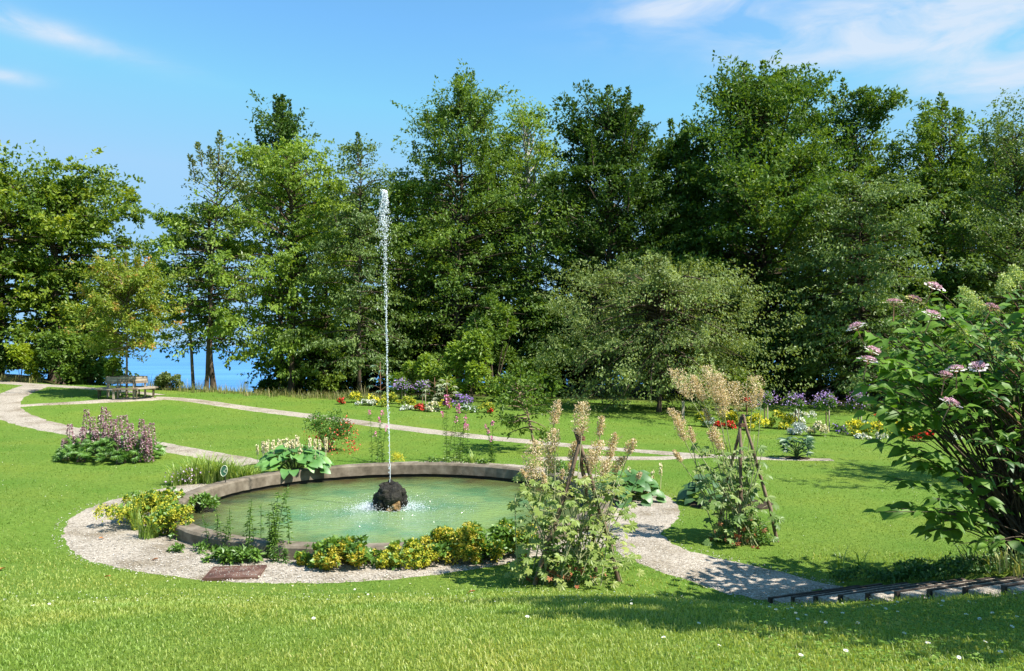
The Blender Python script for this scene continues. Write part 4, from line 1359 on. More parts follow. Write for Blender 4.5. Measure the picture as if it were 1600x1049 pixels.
mantle('yellow blossoming mound at the left end of the pool', (-6.2, 13.3, 0), .72, .62, .58, 230, 900, 7800, fl_yell, cover=.8)
mantle('second yellow mound behind the leftmost one beside the rim', (-6.3, 14.35, 0), .6, .7, .42, 231, 600, 4200, fl_yell, cover=.75)
mantle('small yellow plant spilling over the left pool rim', (-5.3, 12.6, .0), .48, .38, .50, 232, 500, 3000, fl_yell, cover=.7)
mantle('golden mound at the front of the pool left of the widest mound', (-2.3, 10.78, 0), .66, .34, .42, 233, 1100, 5600, fl_gold, cover=.55)
mantle('small bright yellow mound between the two front green mounds', (-1.42, 10.85, 0), .48, .30, .36, 234, 300, 3000, fl_yell, cover=.9)
mantle('widest green and golden mound at the front pool edge', (-.72, 11.05, 0), .74, .38, .52, 235, 1400, 6000, fl_gold, cover=.55)
mantle('dark green mound with few yellow flowers left of the front pole tripod', (-.02, 11.35, 0), .52, .36, .50, 236, 1300, 1100, fl_gold, cover=.3)
mantle('yellow green plant beside the dark hosta at the right pool rim', (2.55, 15.9, 0), .38, .4, .45, 237, 500, 900, fl_yell, cover=.4)

# taller grass tufts in the left mound
rg = np.random.default_rng(240)
for lb, loc, n, r, h in (('upright green grass tuft rising from the leftmost yellow mound', (-6.1, 12.95, 0), 46, .07, .72),
                         ('arching green grass tuft at the front of the leftmost yellow mound', (-5.65, 12.45, 0), 80, .16, .50),
                         ('long grass tuft drooping over the back pool rim', (-.95, 19.35, .15), 26, .06, .42)):
    mb = MB(); blades(mb, rg, (0, 0, 0), n, r, h, .02, .6)
    tag(link('grass_tuft', mb.mesh('grass_tuft', gm_blade), None, loc), lb, 'grass tuft')


def spirea(label, loc, hts, seed, name='loosestrife_plant', flm=None, leafm=None, sp=.16, ll=.08, fln=50, cat='plant', dens=46, fh=.22, lean=.1, sy=.6):
    """upright leafy stems, optionally topped by flower spikes"""
    rg = np.random.default_rng(seed)
    root = thing(name, label, cat, loc)
    for hh in hts:
        x0, y0 = rg.normal(0, sp), rg.normal(0, sp * sy)
        ln = rg.normal(0, lean, 2)
        s = np.linspace(0, 1, 6)
        pts = np.c_[ln[0] * s ** 2 * hh, ln[1] * s ** 2 * hh, s * hh]
        mb = MB(); addtube(mb, pts, np.linspace(.007, .003, 6), 4, .1)
        m = int(dens * hh); u = np.sort(rg.random(m)) * .95; th = rg.uniform(0, 6.28, m)
        pp = np.c_[ln[0] * u ** 2 * hh, ln[1] * u ** 2 * hh, u * hh]
        dd = nrm(np.c_[np.cos(th), np.sin(th), rg.uniform(-.1, .7, m)])
        leaves(mb, pp, dd, np.tile([0, 0, 1.], (m, 1)), ll * (1.1 - .5 * u), ll * .24, rg.random(m), .1, .3)
        st = link('stem', mb.mesh(name + '_stem', leafm or gm_bright), root, (x0, y0, 0))
        if flm is not None:
            m = fln; u = rg.random(m); th = rg.uniform(0, 6.28, m)
            mb = MB(); e = pts[-1]
            florets(mb, rg, np.c_[e[0] + .035 * np.cos(th) * (1 - u * .6), e[1] + .035 * np.sin(th) * (1 - u * .6), e[2] - fh * .5 + fh * u], .035)
            link('flower_spike', mb.mesh(name + '_flower', flm), st)
    return root


spirea('thin dark leafy stems at the front left of the pool', (-4.25, 11.75, 0), [.55, .7, .62, .5, .66, .45, .4], 250, sp=.22, dens=60, ll=.09, leafm=gm_leaf)
spirea('loosely branched pale stems right of the thin dark ones', (-3.75, 11.35, 0), [.75, .85, .7, .6], 251, sp=.10, dens=60, ll=.085)
spirea('dense bright willow-leaved stems standing in front of the pool', (-3.33, 11.25, 0), [.95, .88, .8, .7, .98, .6, .5, .45], 252, sp=.06, dens=110, ll=.10)
spirea('low leafy shoots between the tall stems and the golden front mound', (-3.15, 11.0, 0), [.2, .25, .3, .22, .18, .25, .28, .2], 253, sp=.2, dens=120, ll=.08, leafm=gm_leaf)
rg = np.random.default_rng(255)
for lb, loc, rx, ry, h, n, mt, L_ in (('low light green plant just behind the rusty cover', tuple(G(378, 880)), .38, .16, .17, 420, gm_bright, .09),
                                  ('creeping dark green weeds at the inner edge of the left gravel', (-4.6, 11.55, .0), .6, .14, .10, 420, gm_leaf, .06),
                                  ('low green plants between gravel and the front stems', (-3.9, 11.1, .0), .45, .14, .16, 420, gm_leaf, .08),
                                  ('yellow green leaves along the outer side of the left rim', (-5.85, 14.9, .0), .35, .7, .13, 620, gm_bright, .10),
                                  ('small yellow flowering plant behind the pool beside the jet', tuple(P(620, 716, 20.2)[:2]) + (.0,), .22, .16, .26, 260, fl_yell, .05),
                                  ('mixed green herbs along the back pool rim', (-1.4, 19.75, 0.), 1.1, .2, .18, 500, gm_bright, .08),
                                  ('low plants along the right back pool rim', (.9, 18.6, 0.), .6, .35, .25, 500, gm_leaf, .09)):
    mb = MB(); dome(mb, rg, (0, 0, 0), rx, ry, h, n, L_, .5, .5, nlobe=12)
    tag(link('low_plant', mb.mesh('low_plant', mt), None, loc), lb, 'plant')

# pink loosestrife behind the pool
for k, (px, hs, sp, lb) in enumerate([(596, [1.25, 1.1, .75, .9, 1.3], .16, 'thin pink flowering stems behind the pool just left of the jet'),
                                      (709, [1.55, 1.4, 1.25, 1.1, 1.3, .9, 1.45, 1.0], .17, 'tallest group of pink flowering stems behind the pool'),
                                      (762, [1.0, .8, .9, .6], .13, 'small dark leafed pink flowering stems right of the tallest group'),
                                      (728, [1.15, .9], .08, 'slim stems beside the tallest pink group')]):
    spirea(lb, (*P(px, 716, 20.4 + .05 * k)[:2], 0), hs, 260 + k, flm=fl_pink, leafm=gm_leaf if k != 1 else gm_bright, sp=sp, dens=48, ll=.11, fln=26, fh=.14)

# red flowered bush by the hosta
pr_ = G(512, 707)
rt = shrub('fuchsia_bush', 'loose bush with small red flowers behind the hosta', 'bush', 0, 0, 0, 0, 0, gm_leaf, 270, 2600, .075, 8, None, .8, .5, .34, loc=(pr_[0], pr_[1]), h=1.22, r=.88)
rg = np.random.default_rng(271)
mb = MB(); m = 420
a = rg.uniform(0, 6.28, m); u = rg.random(m)
florets(mb, rg, np.c_[.8 * np.cos(a) * (.5 + .5 * u) + .12, .6 * np.sin(a) * (.5 + .5 * u), rg.uniform(.05, 1.0, m) * (1.1 - .5 * u)], .05)
tag(link('red_flowers', mb.mesh('fuchsia_flowers', leaf_mat('fuchsia_bloom', [(.30, .03, .03), (.55, .06, .04), (.62, .2, .1)], .2, .02)), rt), kind='stuff')

# small elder tree by the path
pe = at_depth(838, 22.4)
tree('elder_tree', 'small elder tree with a leaning trunk between the pool and the wood', 'tree', 0, 0, 0, .85, .32, LM['mid'], 280, 'oval', 30, 10, 10, .14, (-.2, .9), .25, .22, .4, .3, .045, bark_pale, loc=(pe[0], pe[1]), height=2.35, wide=.42, lean=(-.2, 0), top_twigs=4, holes=.7, wl=.7)

# dark leaved rheum
prh = G(1245, 717)
rh = thing('rhubarb_plant', 'single dark large leaved plant on bare soil in the right lawn', 'plant', prh)
rg = np.random.default_rng(290)
mt = obj_leaf_mat('rhubarb_green', [(.02, .06, .025), (.04, .10, .035), (.07, .15, .05)], .2, .1)
lm_ = lobed('rhubarb_leaf', mt, 7, 4.6, .55)
n = 22; a = np.arange(n) * 2.4; zz = .12 + .42 * (np.arange(n) / n) ** .7
pos = np.c_[.17 * np.cos(a), .17 * np.sin(a), zz]
place_leaves(rh, 'leaf', [lm_], pos, nrm(np.c_[np.cos(a), np.sin(a), np.full(n, .25)]), nrm(np.c_[np.cos(a) * .3, np.sin(a) * .3 - .3, np.ones(n)]), rg.uniform(.28, .42, n))
mb = MB()
for q in pos: addtube(mb, [(0, 0, 0), (q[0] * .4, q[1] * .4, q[2] * .6), tuple(q * np.array([1.6, 1.6, 1]))], .012, 4)
link('stalks', mb.mesh('rhubarb_stalks', stemgreen), rh)
mb = MB(); V, Q = lathe([(.36, -.03), (.3, .02), (.12, .05), (.001, .05)], 20, .012); mb.add(V, Q=Q); link('soil', mb.mesh('rhubarb_soil', soil), rh)

# ------------------------------------------------------------ pole tripods and plume poppies


def pole(mb, a, b, r0, r1, seed):
    rg = np.random.default_rng(seed)
    s = np.linspace(0, 1, 9)[:, None]
    p = np.asarray(a) * (1 - s) + np.asarray(b) * s + rg.normal(0, .008, (9, 3)) + np.array([0.02, 0, 0]) * np.sin(s * 5 + seed)
    addtube(mb, p, np.linspace(r0, r1, 9) * rg.uniform(.9, 1.12, 9), 8)


def tripod(label, base, feet, top, seed, ties=(), crossbar=None):
    root = thing('pole_tripod', label, 'pole tripod', base)
    b = np.asarray(base)
    for k, (f, t) in enumerate(feet):
        mb = MB(); f = np.asarray(f) - b; t = np.asarray(t) - b
        pole(mb, f, t, .030, .024, seed + k)
        link('pole', mb.mesh('pole', polewood, True), root)
    mb = MB()
    for k in range(3):
        th = np.linspace(0, 6.283, 14)
        addtube(mb, np.c_[.055 * np.cos(th), .05 * np.sin(th), np.full(14, top - .12 - .02 * k)] + (np.asarray(feet[0][1]) - b) * np.array([1, 1, 0]) * .8, .006, 5, cap=False)
    link('binding', mb.mesh('binding', stemred, True), root)
    if crossbar:
        mb = MB(); addtube(mb, np.asarray(crossbar) - b, .011, 6); link('crossbar', mb.mesh('crossbar', polewood, True), root)
    return root


def plumeleaf(name, cols, tr=.35):
    return lobed(name, obj_leaf_mat(name + '_green', cols, tr, .06), 7, 5.0, .66)


def W(px, py, Y):
    return np.array(P(px, py, Y))


YA = 10.0
bA = at_depth(893, YA)
tripod('peeled pole tripod standing in the front plume poppy', bA,
       [((*W(838, 905, YA - .1)[:2], bA[2]), W(911, 668, YA)), ((*W(968, 905, YA + .1)[:2], bA[2]), W(900, 670, YA + .05)), ((*W(930, 880, YA + .6)[:2], 0), W(905, 669, YA + .1))],
       top_z(668, YA) - bA[2], 300, crossbar=[W(868, 828, YA), W(905, 829, YA), W(938, 827, YA + .05)])


def poppy(label, base, stems, seed, leafn, cols, rbase, lh, Ls=(.13, .22), spreadY=.35, dead=40, lowbush=1100, leanx=0, extra=18):
    """stems: (x, y, z) plume tips in world; leaves fill the lower part"""
    rg = np.random.default_rng(seed)
    root = thing('plume_poppy', label, 'plant clump', base)
    b = np.asarray(base, float)
    ms = [plumeleaf('plume_poppy_leaf', cols)]
    P_ = []; D_ = []; U_ = []
    tips = []
    for (px, py, Y, pl) in stems:
        t = W(px, py, Y) - b
        a = rg.uniform(0, 6.28); r0 = rbase * math.sqrt(rg.random())
        f = np.array([r0 * math.cos(a) + (t[0] * .35 if leanx == 0 else .05), r0 * math.sin(a) * .8, 0])
        tips.append((f, t, pl))
    for _ in range(extra):
        t = np.array([rbase * rg.uniform(-1.1, 1.1) + leanx * 1.3, rg.normal(0, .2), rg.uniform(.8, lh * 1.15)])
        tips.append((np.array([rbase * rg.uniform(-.6, .6), rg.normal(0, .2), 0]), t, 0))
    for (f, t, pl) in tips:
        s = np.linspace(0, 1, 9)[:, None]
        bow = np.array([rg.normal(0, .03), rg.normal(0, .03), 0])
        pts = f * (1 - s) + t * s + bow * np.sin(np.pi * s)
        mb = MB(); addtube(mb, pts, np.linspace(.010, .005, 9), 5)
        st = link('stem', mb.mesh('plume_stem', stempale, True), root)
        if pl > 0:
            m = int(680 * pl)
            u = rg.random(m) ** .8
            ax = nrm(t - f)
            rad = .50 * pl * .42 * (u ** .5) * (1.1 - u * .6) * rg.uniform(.6, 1.3)
            th = rg.uniform(0, 6.28, m)
            # side sprays: cluster the florets on rays
            th = np.round(th * 2.2) / 2.2 + rg.normal(0, .12, m)
            L_ = .42 * pl
            rr_ = rad * rg.uniform(.15, 1, m)
            pos = t - ax * (L_ * u)[:, None] + np.c_[np.cos(th) * rr_, np.sin(th) * rr_, rr_ * .7]
            mb = MB(); leaves(mb, pos, nrm(rg.normal(size=(m, 3)) + np.array([0, 0, .6])), rand_unit(m), .028, .015, rg.random(m), .1, .1)
            for q in range(8):
                tt = rg.uniform(0, 6.28); uu = rg.uniform(.15, .95)
                p0 = t - ax * (L_ * uu + .04)
                addtube(mb, [p0, p0 + np.array([math.cos(tt), math.sin(tt), .75]) * .13 * pl * 1.1], [.003, .0015], 3, .2)
            link('plume', mb.mesh('plume', fl_buff), st)
        k = rg.integers(2, 5)
        for j in range(k):
            u = rg.uniform(.12, min(.72, lh / max(t[2], .3)))
            p0 = f * (1 - u) + t * u; a = rg.uniform(0, 6.28)
            P_.append(p0); D_.append((math.cos(a), math.sin(a), rg.uniform(-.3, .25))); U_.append((math.cos(a) * .2, math.sin(a) * .2 - .45, 1))
    n = leafn
    a = rg.uniform(0, 6.28, n); z = rg.random(n) ** .9 * lh
    r = rbase * (1.15 - .25 * z / lh) * (.35 + .95 * rg.random(n) ** .6)
    q = np.c_[r * np.cos(a) + leanx * z, r * np.sin(a) * spreadY / .35 * .8, z + .04]
    P_ = np.vstack([np.array(P_), q]); D_ = np.vstack([np.array(D_), np.c_[np.cos(a), np.sin(a), rg.normal(-.25, .35, n)]])
    U_ = np.vstack([np.array(U_), np.c_[rg.normal(0, .45, n), rg.normal(-.5, .4, n), np.ones(n)]])
    o = np.argsort(P_[:, 1])
    place_leaves(root, 'leaf', ms, P_[o], D_[o], U_[o], rg.uniform(*Ls, len(P_)), 300)
    # leaf stalks
    mb = MB()
    for k in range(0, n, 2):
        addtube(mb, [(q[k, 0] * .45, q[k, 1] * .45, max(q[k, 2] - .12, 0)), tuple(q[k] + np.array([math.cos(a[k]) * .02, 0, 0]))], .0035, 3)
    link('leaf_stalks', mb.mesh('leaf_stalks', stempale), root)
    # withered leaves near the ground
    dm = lobed('withered_leaf', obj_leaf_mat('withered', [(.22, .06, .03), (.36, .13, .06), (.46, .28, .15)], .2, .02), 5, 4.4, .5)
    for k in range(dead):
        a_ = rg.uniform(0, 6.28); r_ = rbase * rg.uniform(.3, 1.05)
        o_ = link('withered_leaf', dm, root, mat4=basis((r_ * math.cos(a_), r_ * math.sin(a_) * .8 - .05, rg.uniform(.03, .38)), (math.cos(a_) * .5, math.sin(a_) * .5, -1), rg.normal(size=3), rg.uniform(.06, .12)))
        if k == 0: o_['label'] = 'shrivelled orange brown leaf low on the stems'
    if lowbush:
        mb = MB(); dome(mb, rg, (0, 0, 0), rbase * 1.0, rbase * .8, .34, lowbush, .06, .4, .45)
        link('undergrowth', mb.mesh('poppy_undergrowth', gm_leaf), root)
    return root


stA = [(873, 626, 10.2, .8), (912, 630, 10.0, 1.0), (941, 652, 10.1, .6), (838, 690, 9.9, 1.3), (962, 678, 10.1, .8), (990, 688, 10.0, .5), (866, 672, 10.1, .7), (938, 690, 9.9, .9), (855, 700, 10.2, .8),
       (925, 705, 10.2, .7), (975, 715, 10.1, .6), (815, 735, 9.8, .3), (892, 720, 10.1, .5), (950, 720, 9.8, .6), (880, 735, 9.7, .3), (1001, 740, 10.0, .2), (805, 772, 9.8, 0), (915, 745, 9.8, .3), (848, 740, 9.75, .4),
       (900, 690, 10.3, .6), (870, 760, 9.6, 0), (965, 760, 9.7, 0), (930, 765, 9.6, 0)]
poppy('front plume poppy with buff plumes growing round the nearest pole tripod', bA, stA, 310, 300, [(.12, .19, .04), (.22, .29, .06), (.38, .40, .12)], .58, 1.36, (.09, .165))

YB = 12.25
bB = at_depth(1155, YB)
tripod('dark pole tripod standing in the right plume poppy', bB,
       [((*W(1153, 847, YB - .25)[:2], 0), W(1159, 650, YB)), ((*W(1214, 850, YB)[:2], 0), W(1164, 648, YB + .03)), ((*W(1120, 800, YB + .7)[:2], 0), W(1156, 672, YB + .05))],
       top_z(650, YB) - bB[2], 320)
stB = [(1052, 580, 12.2, 1.25), (1083, 588, 12.3, 1.0), (1104, 574, 12.4, 1.35), (1122, 586, 12.1, 1.25), (1146, 598, 12.4, 1.1), (1180, 590, 12.4, 1.25), (1128, 612, 12.2, 1.0), (1046, 640, 12.1, .8), (1056, 660, 12.0, .8), (1078, 668, 12.2, .6),
       (1115, 668, 12.1, .9), (1052, 705, 12.0, .5), (1100, 640, 12.3, .5), (1108, 675, 12.1, .4), (1090, 720, 12.0, 0), (1190, 610, 12.1, .4)]
poppy('leaning plume poppy with tall buff plumes growing round the right pole tripod', bB, stB, 330, 120, [(.08, .15, .04), (.16, .25, .06), (.32, .36, .11)], .42, 1.45, (.10, .22), leanx=-.10)

# dark bed of big leaves behind the right plume poppy
pbk = at_depth(1115, 15.2)
hosta('dark large leaved plant on bare soil directly behind the right plume poppy', (pbk[0], pbk[1], pbk[2]), .75, .45, 44, 212, [(.025, .07, .02), (.05, .12, .03), (.10, .19, .05)], .27, 0)
mb = MB()
V, Q = lathe([(1.0, -.04), (.92, .03), (.5, .06), (.001, .07)], 40, .012); mb.add(V * np.array([.85, .5, 1]), Q=Q)
psb = at_depth(1142, 15.0)
tag(link('soil_bed', mb.mesh('soil_bed', soil), None, tuple(psb)), 'small oval of bare brown soil behind the right plume poppy', 'soil bed')

# ------------------------------------------------------------ flower beds at the back


def bedding(name, label, px0, px1, py, h, flm, seed, leafm=None, fs=.075, dens=1.0, deep=.35, dY=0, cat='flowers'):
    a = G(px0, py); b_ = G(px1, py)
    c = (a + b_) / 2; c[1] += dY; c[2] = gz(c[0], c[1])
    rx = np.linalg.norm((b_ - a)[:2]) / 2
    rg = np.random.default_rng(seed)
    root = thing(name, label, cat, c, math.atan2(b_[1] - a[1], b_[0] - a[0]))
    mb = MB(); lc, lr = dome(mb, rg, (0, 0, 0), rx, deep, h, int(260 * (rx + .3) * (h + .2) * 4), .09, .5, .4)
    link('leaves', mb.mesh(name + '_leaves', leafm or gm_leaf), root)
    m = int(700 * (rx + .2) * dens)
    mb = MB()
    # blossoms on the upper shell
    q = rg.integers(0, len(lc), m); D = nrm(rg.normal(size=(m, 3)) * np.array([1, 1, .6]) + np.array([0, -.5, .8]))
    pos = lc[q] + D * (lr[q] * rg.uniform(.95, 1.15, m))[:, None]; pos[:, 2] = np.maximum(pos[:, 2], .05)
    florets(mb, rg, pos, fs)
    link('blossom', mb.mesh(name + '_blossom', flm), root)
    return root


B = bedding
B('red_begonia', 'small red flower patch at the left tip of the left bed', 527, 541, 632, .25, fl_red, 400)
B('yellow_marigold', 'golden yellow patch next to the left red tip of the left bed', 541, 568, 630, .38, fl_yellow, 401, dY=.3)
B('yellow_marigold', 'yellow patch left of the jet in the left bed', 566, 594, 634, .36, fl_yellow, 402, dY=.3)
B('white_alyssum', 'white strip in front of the yellow marigolds left of the jet', 545, 593, 634, .2, fl_white, 403)
B('yellow_foliage', 'yellow green bushy patch behind the jet in the left bed', 592, 625, 637, .5, fl_yell, 404, gm_bright, dY=.3)
B('yellow_foliage', 'yellow green patch right of the jet below the purple standard', 622, 650, 638, .42, fl_yell, 405, gm_bright, dY=.3)
B('white_alyssum', 'low white patch left of the red begonias in the left bed', 622, 646, 641, .16, fl_white, 406)
B('red_begonia', 'bright red patch in the middle of the left bed', 647, 664, 642, .22, fl_red, 407)
B('cream_daisy', 'cream white patch right of the middle red patch', 664, 690, 643, .34, fl_cream, 408)
B('yellow_marigold', 'small golden patch behind the pink spires in the left bed', 684, 704, 641, .40, fl_yellow, 409, dY=.3)
B('pink_phlox', 'pink upright blossom clump in the left bed', 692, 706, 644, .62, fl_pink, 410, dens=1.6, deep=.25)
B('violet_salvia', 'violet blue strip behind the right half of the left bed', 702, 742, 638, .50, fl_violet, 411, dY=.5, dens=.6)
B('green_bedding', 'grey green leafy patch at the right of the left bed', 706, 750, 645, .36, fl_silver, 412, gm_leaf, dens=.25)
B('yellow_marigold', 'yellow green patch at the right end of the left bed', 744, 775, 645, .34, fl_yell, 413, gm_bright, dens=.4)
B('red_begonia', 'tiny red patch at the right tip of the left bed', 762, 771, 646, .2, fl_red, 414)
B('yellow_foliage', 'yellow green clump at the left end of the right bed', 1082, 1103, 666, .5, fl_yell, 415, gm_bright)
B('silver_ragwort', 'silvery leaved patch left of the red patch in the right bed', 1100, 1122, 668, .32, fl_silver, 416, gm_leaf)
B('red_begonia', 'red patch seen through the stems of the right plume poppy', 1116, 1150, 670, .24, fl_red, 417)
B('yellow_marigold', 'yellow patch behind the tripod top in the right bed', 1120, 1160, 666, .45, fl_yellow, 418, dY=.5)
B('yellow_marigold', 'large yellow patch right of the right tripod', 1165, 1205, 674, .55, fl_yellow, 419, gm_bright, dens=1.2, deep=.5, dY=.3)
B('yellow_marigold', 'yellow patch behind the silvery ragwort under the standards', 1203, 1250, 672, .52, fl_yellow, 420, gm_bright, dens=1.2, deep=.5, dY=.5)
B('silver_ragwort', 'silvery patch at the front of the right bed', 1228, 1262, 680, .33, fl_silver, 421, fl_silver)
B('white_alyssum', 'cream white mound beside the front silvery patch', 1260, 1303, 681, .36, fl_cream, 422, dens=1.3)
B('white_alyssum', 'white strip at the back of the right bed below the standards', 1240, 1292, 666, .4, fl_white, 423, dY=.9)
B('violet_salvia', 'dark green and violet patch right of the cream mound', 1302, 1322, 682, .38, fl_violet, 424, dens=.2)
B('yellow_marigold', 'pale yellow patch left of the pink flowering shrub', 1318, 1352, 680, .50, fl_yellow, 425, gm_bright, dens=1.0, deep=.5)
B('yellow_marigold', 'yellow patch seen behind the tips of the pink flowering shrub', 1350, 1392, 682, .44, fl_yellow, 426, gm_bright, dens=.8, deep=.5, dY=.3)
B('white_alyssum', 'low white edging below the pale yellow patches', 1330, 1395, 686, .14, fl_white, 427)
B('yellow_marigold', 'yellow patch glimpsed through the pink flowering shrub', 1392, 1440, 684, .44, fl_yellow, 428, gm_bright, dY=.3)
B('red_begonia', 'red patch glimpsed through the pink flowering shrub', 1423, 1463, 690, .28, fl_red, 429, dens=1.4)
B('white_alyssum', 'white patch right of the red one behind the pink flowering shrub', 1462, 1500, 690, .25, fl_white, 430)


def standard(label, px, py_top, Y, seed, w=.42, stake=True):
    p = at_depth(px, Y); rg = np.random.default_rng(seed)
    hh = top_z(py_top, Y) - p[2]
    root = thing('flower_standard', label, 'small tree', p, 0, 'purple flowering standards in the beds')
    mb = MB(); addtube(mb, [(0, 0, -.05), (.01, 0, hh * .5), (0, 0, hh * .8)], .022, 6); link('stem', mb.mesh('standard_stem', bark_pale, True), root)
    if stake:
        mb = MB(); addtube(mb, [(.14, .05, -.05), (.13, .05, hh * .62)], .02, 6); link('stake', mb.mesh('stake', palewood, True), root)
    mb = MB(); lc, lr = dome(mb, rg, (0, 0, hh * .50), w, w, hh * .44, 700, .10, .5, .34); link('crown', mb.mesh('standard_crown', gm_leaf), root)
    m = 250; a = rg.uniform(0, 6.28, m); e = rg.uniform(.0, 1.5, m); 
    lob = 1 + .2 * np.sin(3 * a + seed)
    pos = np.c_[w * 1.02 * lob * np.cos(e) * np.cos(a), w * 1.02 * lob * np.cos(e) * np.sin(a), hh * .66 + hh * .30 * np.sin(e)] + rg.normal(size=(m, 3)) * .06
    mb = MB(); florets(mb, rg, pos, .06); link('blossom', mb.mesh('standard_blossom', leaf_mat('lilac_crown_bloom', [(.22, .12, .38), (.36, .24, .54), (.52, .40, .66)], .25, .02)), root)
    return root


standard('purple flowering standard right of the jet in the left bed', 628, 594, 35.0, 440, .40)
standard('smaller purple standard beside the castor plants in the left bed', 660, 596, 35.5, 441, .30)
standard('leftmost purple standard of the right bed behind the lone plume', 1194, 612, 29.5, 442, .50)
standard('second purple standard of the right bed with a stake beside it', 1242, 615, 29, 443, .36)
standard('third purple standard of the right bed with the fullest crown', 1290, 613, 28.6, 444, .42)
standard('purple standard almost touching the pink flowering shrub', 1340, 614, 28.2, 445, .36)


def castor(label, px, py_top, Y, seed, n=12, cols=((.06, .12, .06), (.10, .18, .09), (.18, .26, .15)), sz=.42, red=False):
    p = at_depth(px, Y); rg = np.random.default_rng(seed)
    hh = top_z(py_top, Y) - p[2]
    root = thing('castor_plant', label, 'plant', p)
    me = lobed('castor_leaf', obj_leaf_mat('castor_green_%d' % seed, list(cols), .25, .08), 7, 5.4, .36)
    a = np.arange(n) * 2.4 + rg.normal(0, .3, n); t = .2 + .8 * np.arange(n) / n
    r = .22 + .16 * (1 - t)
    pos = np.c_[r * np.cos(a), r * np.sin(a), hh * t]
    place_leaves(root, 'leaf', [me], pos, nrm(np.c_[np.cos(a), np.sin(a), np.full(n, -.25)]), nrm(np.c_[np.cos(a) * .4, np.sin(a) * .4 - .35, np.ones(n)]), sz * rg.uniform(.7, 1.1, n))
    mb = MB(); addtube(mb, [(0, 0, -.05), (.02, 0, hh * .5), (0, 0, hh)], [.025, .02, .01], 6)
    for q in pos: addtube(mb, [(0, 0, q[2] - .15), (q[0], q[1], q[2]), (q[0] * 1.5, q[1] * 1.5, q[2] + .0)], .007, 3)
    link('stem', mb.mesh('castor_stem', stemred, True), root)
    if red:
        mb = MB(); m = 60; florets(mb, rg, np.c_[rg.normal(0, .05, m), rg.normal(-.05, .04, m), rg.normal(hh * .75, .07, m)], .06); link('seed_head', mb.mesh('castor_seed_head', fl_red), root)
    return root


castor('tall castor plant with blue green leaves just left of the jet', 594, 566, 35.5, 450, 13)
castor('pale leaved castor plant left of the two by the pink phlox', 679, 590, 34.6, 451, 14, ((.14, .17, .09), (.24, .27, .16), (.32, .35, .22)))
castor('pale leaved castor plant right above the pink phlox', 698, 592, 34.8, 452, 12, ((.14, .17, .09), (.24, .27, .16), (.32, .35, .22)))
castor('castor plant with a red seed head behind the lone plume', 1166, 610, 30.2, 453, 12, red=True)
castor('low castor plant behind the tips of the pink flowering shrub', 1372, 640, 28, 454, 9, red=True)

# wooden stake at the edge of the wood
pk = at_depth(1067, 31.5)
mb = MB(); box(mb, (0, 0, .35), (.10, .10, .80)); tag(link('wooden_post', mb.mesh('wooden_post', palewood), None, tuple(pk)), 'short pale wooden post at the edge of the wood', 'post')

# dry tall grass along the lawn edge by the lake
rg = np.random.default_rng(460)
mb = MB()
for px in np.arange(228, 620, 3.2):
    p = at_depth(px + rg.normal(0, 2), 38.2 + rg.normal(0, .5)); blades(mb, rg, p, 16, .22, .28 + .28 * rg.random() + (.45 if rg.random() < .06 else 0), .020, .45)
tag(link('long_grass', mb.mesh('long_grass', leaf_mat('dry_grass', [(.10, .13, .035), (.20, .20, .07), (.34, .29, .13)], .3, .02))), 'strip of long dry grass along the far edge of the lawn above the lake', 'grass', kind='stuff')
mb = MB()
for px in np.arange(-20, 70, 3.0):
    p = at_depth(px + rg.normal(0, 2), 42.5 + rg.normal(0, .5)); blades(mb, rg, p, 16, .22, .45, .022, .35)
tag(link('long_grass', mb.mesh('long_grass_left', MATS['dry_grass'])), 'strip of long dry grass under the oak at the left edge', 'grass', kind='stuff')

# ------------------------------------------------------------ hydrangeas on the right
rg = np.random.default_rng(500)
HB = np.array([6.05, 9.3]); hb = np.array([HB[0], HB[1], gz(*HB)])
hyd = thing('hydrangea_shrub', 'big shrub with large soft leaves and flat pink flower heads at the right edge', 'shrub', hb)
hmat = obj_leaf_mat('hydrangea_green', [(.045, .11, .014), (.11, .22, .026), (.21, .35, .045)], .40, .05, .5)
pr = lambda s: np.sin(np.pi * np.clip(s, 0, 1) ** .72) ** .9
hl = [leafblade('hydrangea_leaf', hmat, 1, w, c, .14, pr, 7, .1) for w, c in ((.50, .35), (.46, .6), (.54, .2))]
flowers = [(1337, 510, 8.0), (1357, 562, 7.7), (1366, 548, 7.9), (1397, 472, 8.2), (1430, 468, 8.4), (1460, 447, 8.3), (1458, 491, 8.0), (1477, 586, 7.6), (1494, 576, 7.7), (1528, 572, 7.9), (1550, 480, 8.2), (1487, 629, 7.5)]
ends = [(np.array(P(*f)), True) for f in flowers] + [(np.array(P(x_, y_, d_)), False) for x_, y_, d_ in ((1350, 600, 7.8), (1352, 640, 8), (1366, 662, 7.7), (1348, 578, 8.1), (1372, 690, 8), (1385, 560, 7.9), (1380, 530, 8.2), (1362, 618, 8.3), (1395, 640, 7.8), (1408, 500, 8.1))]
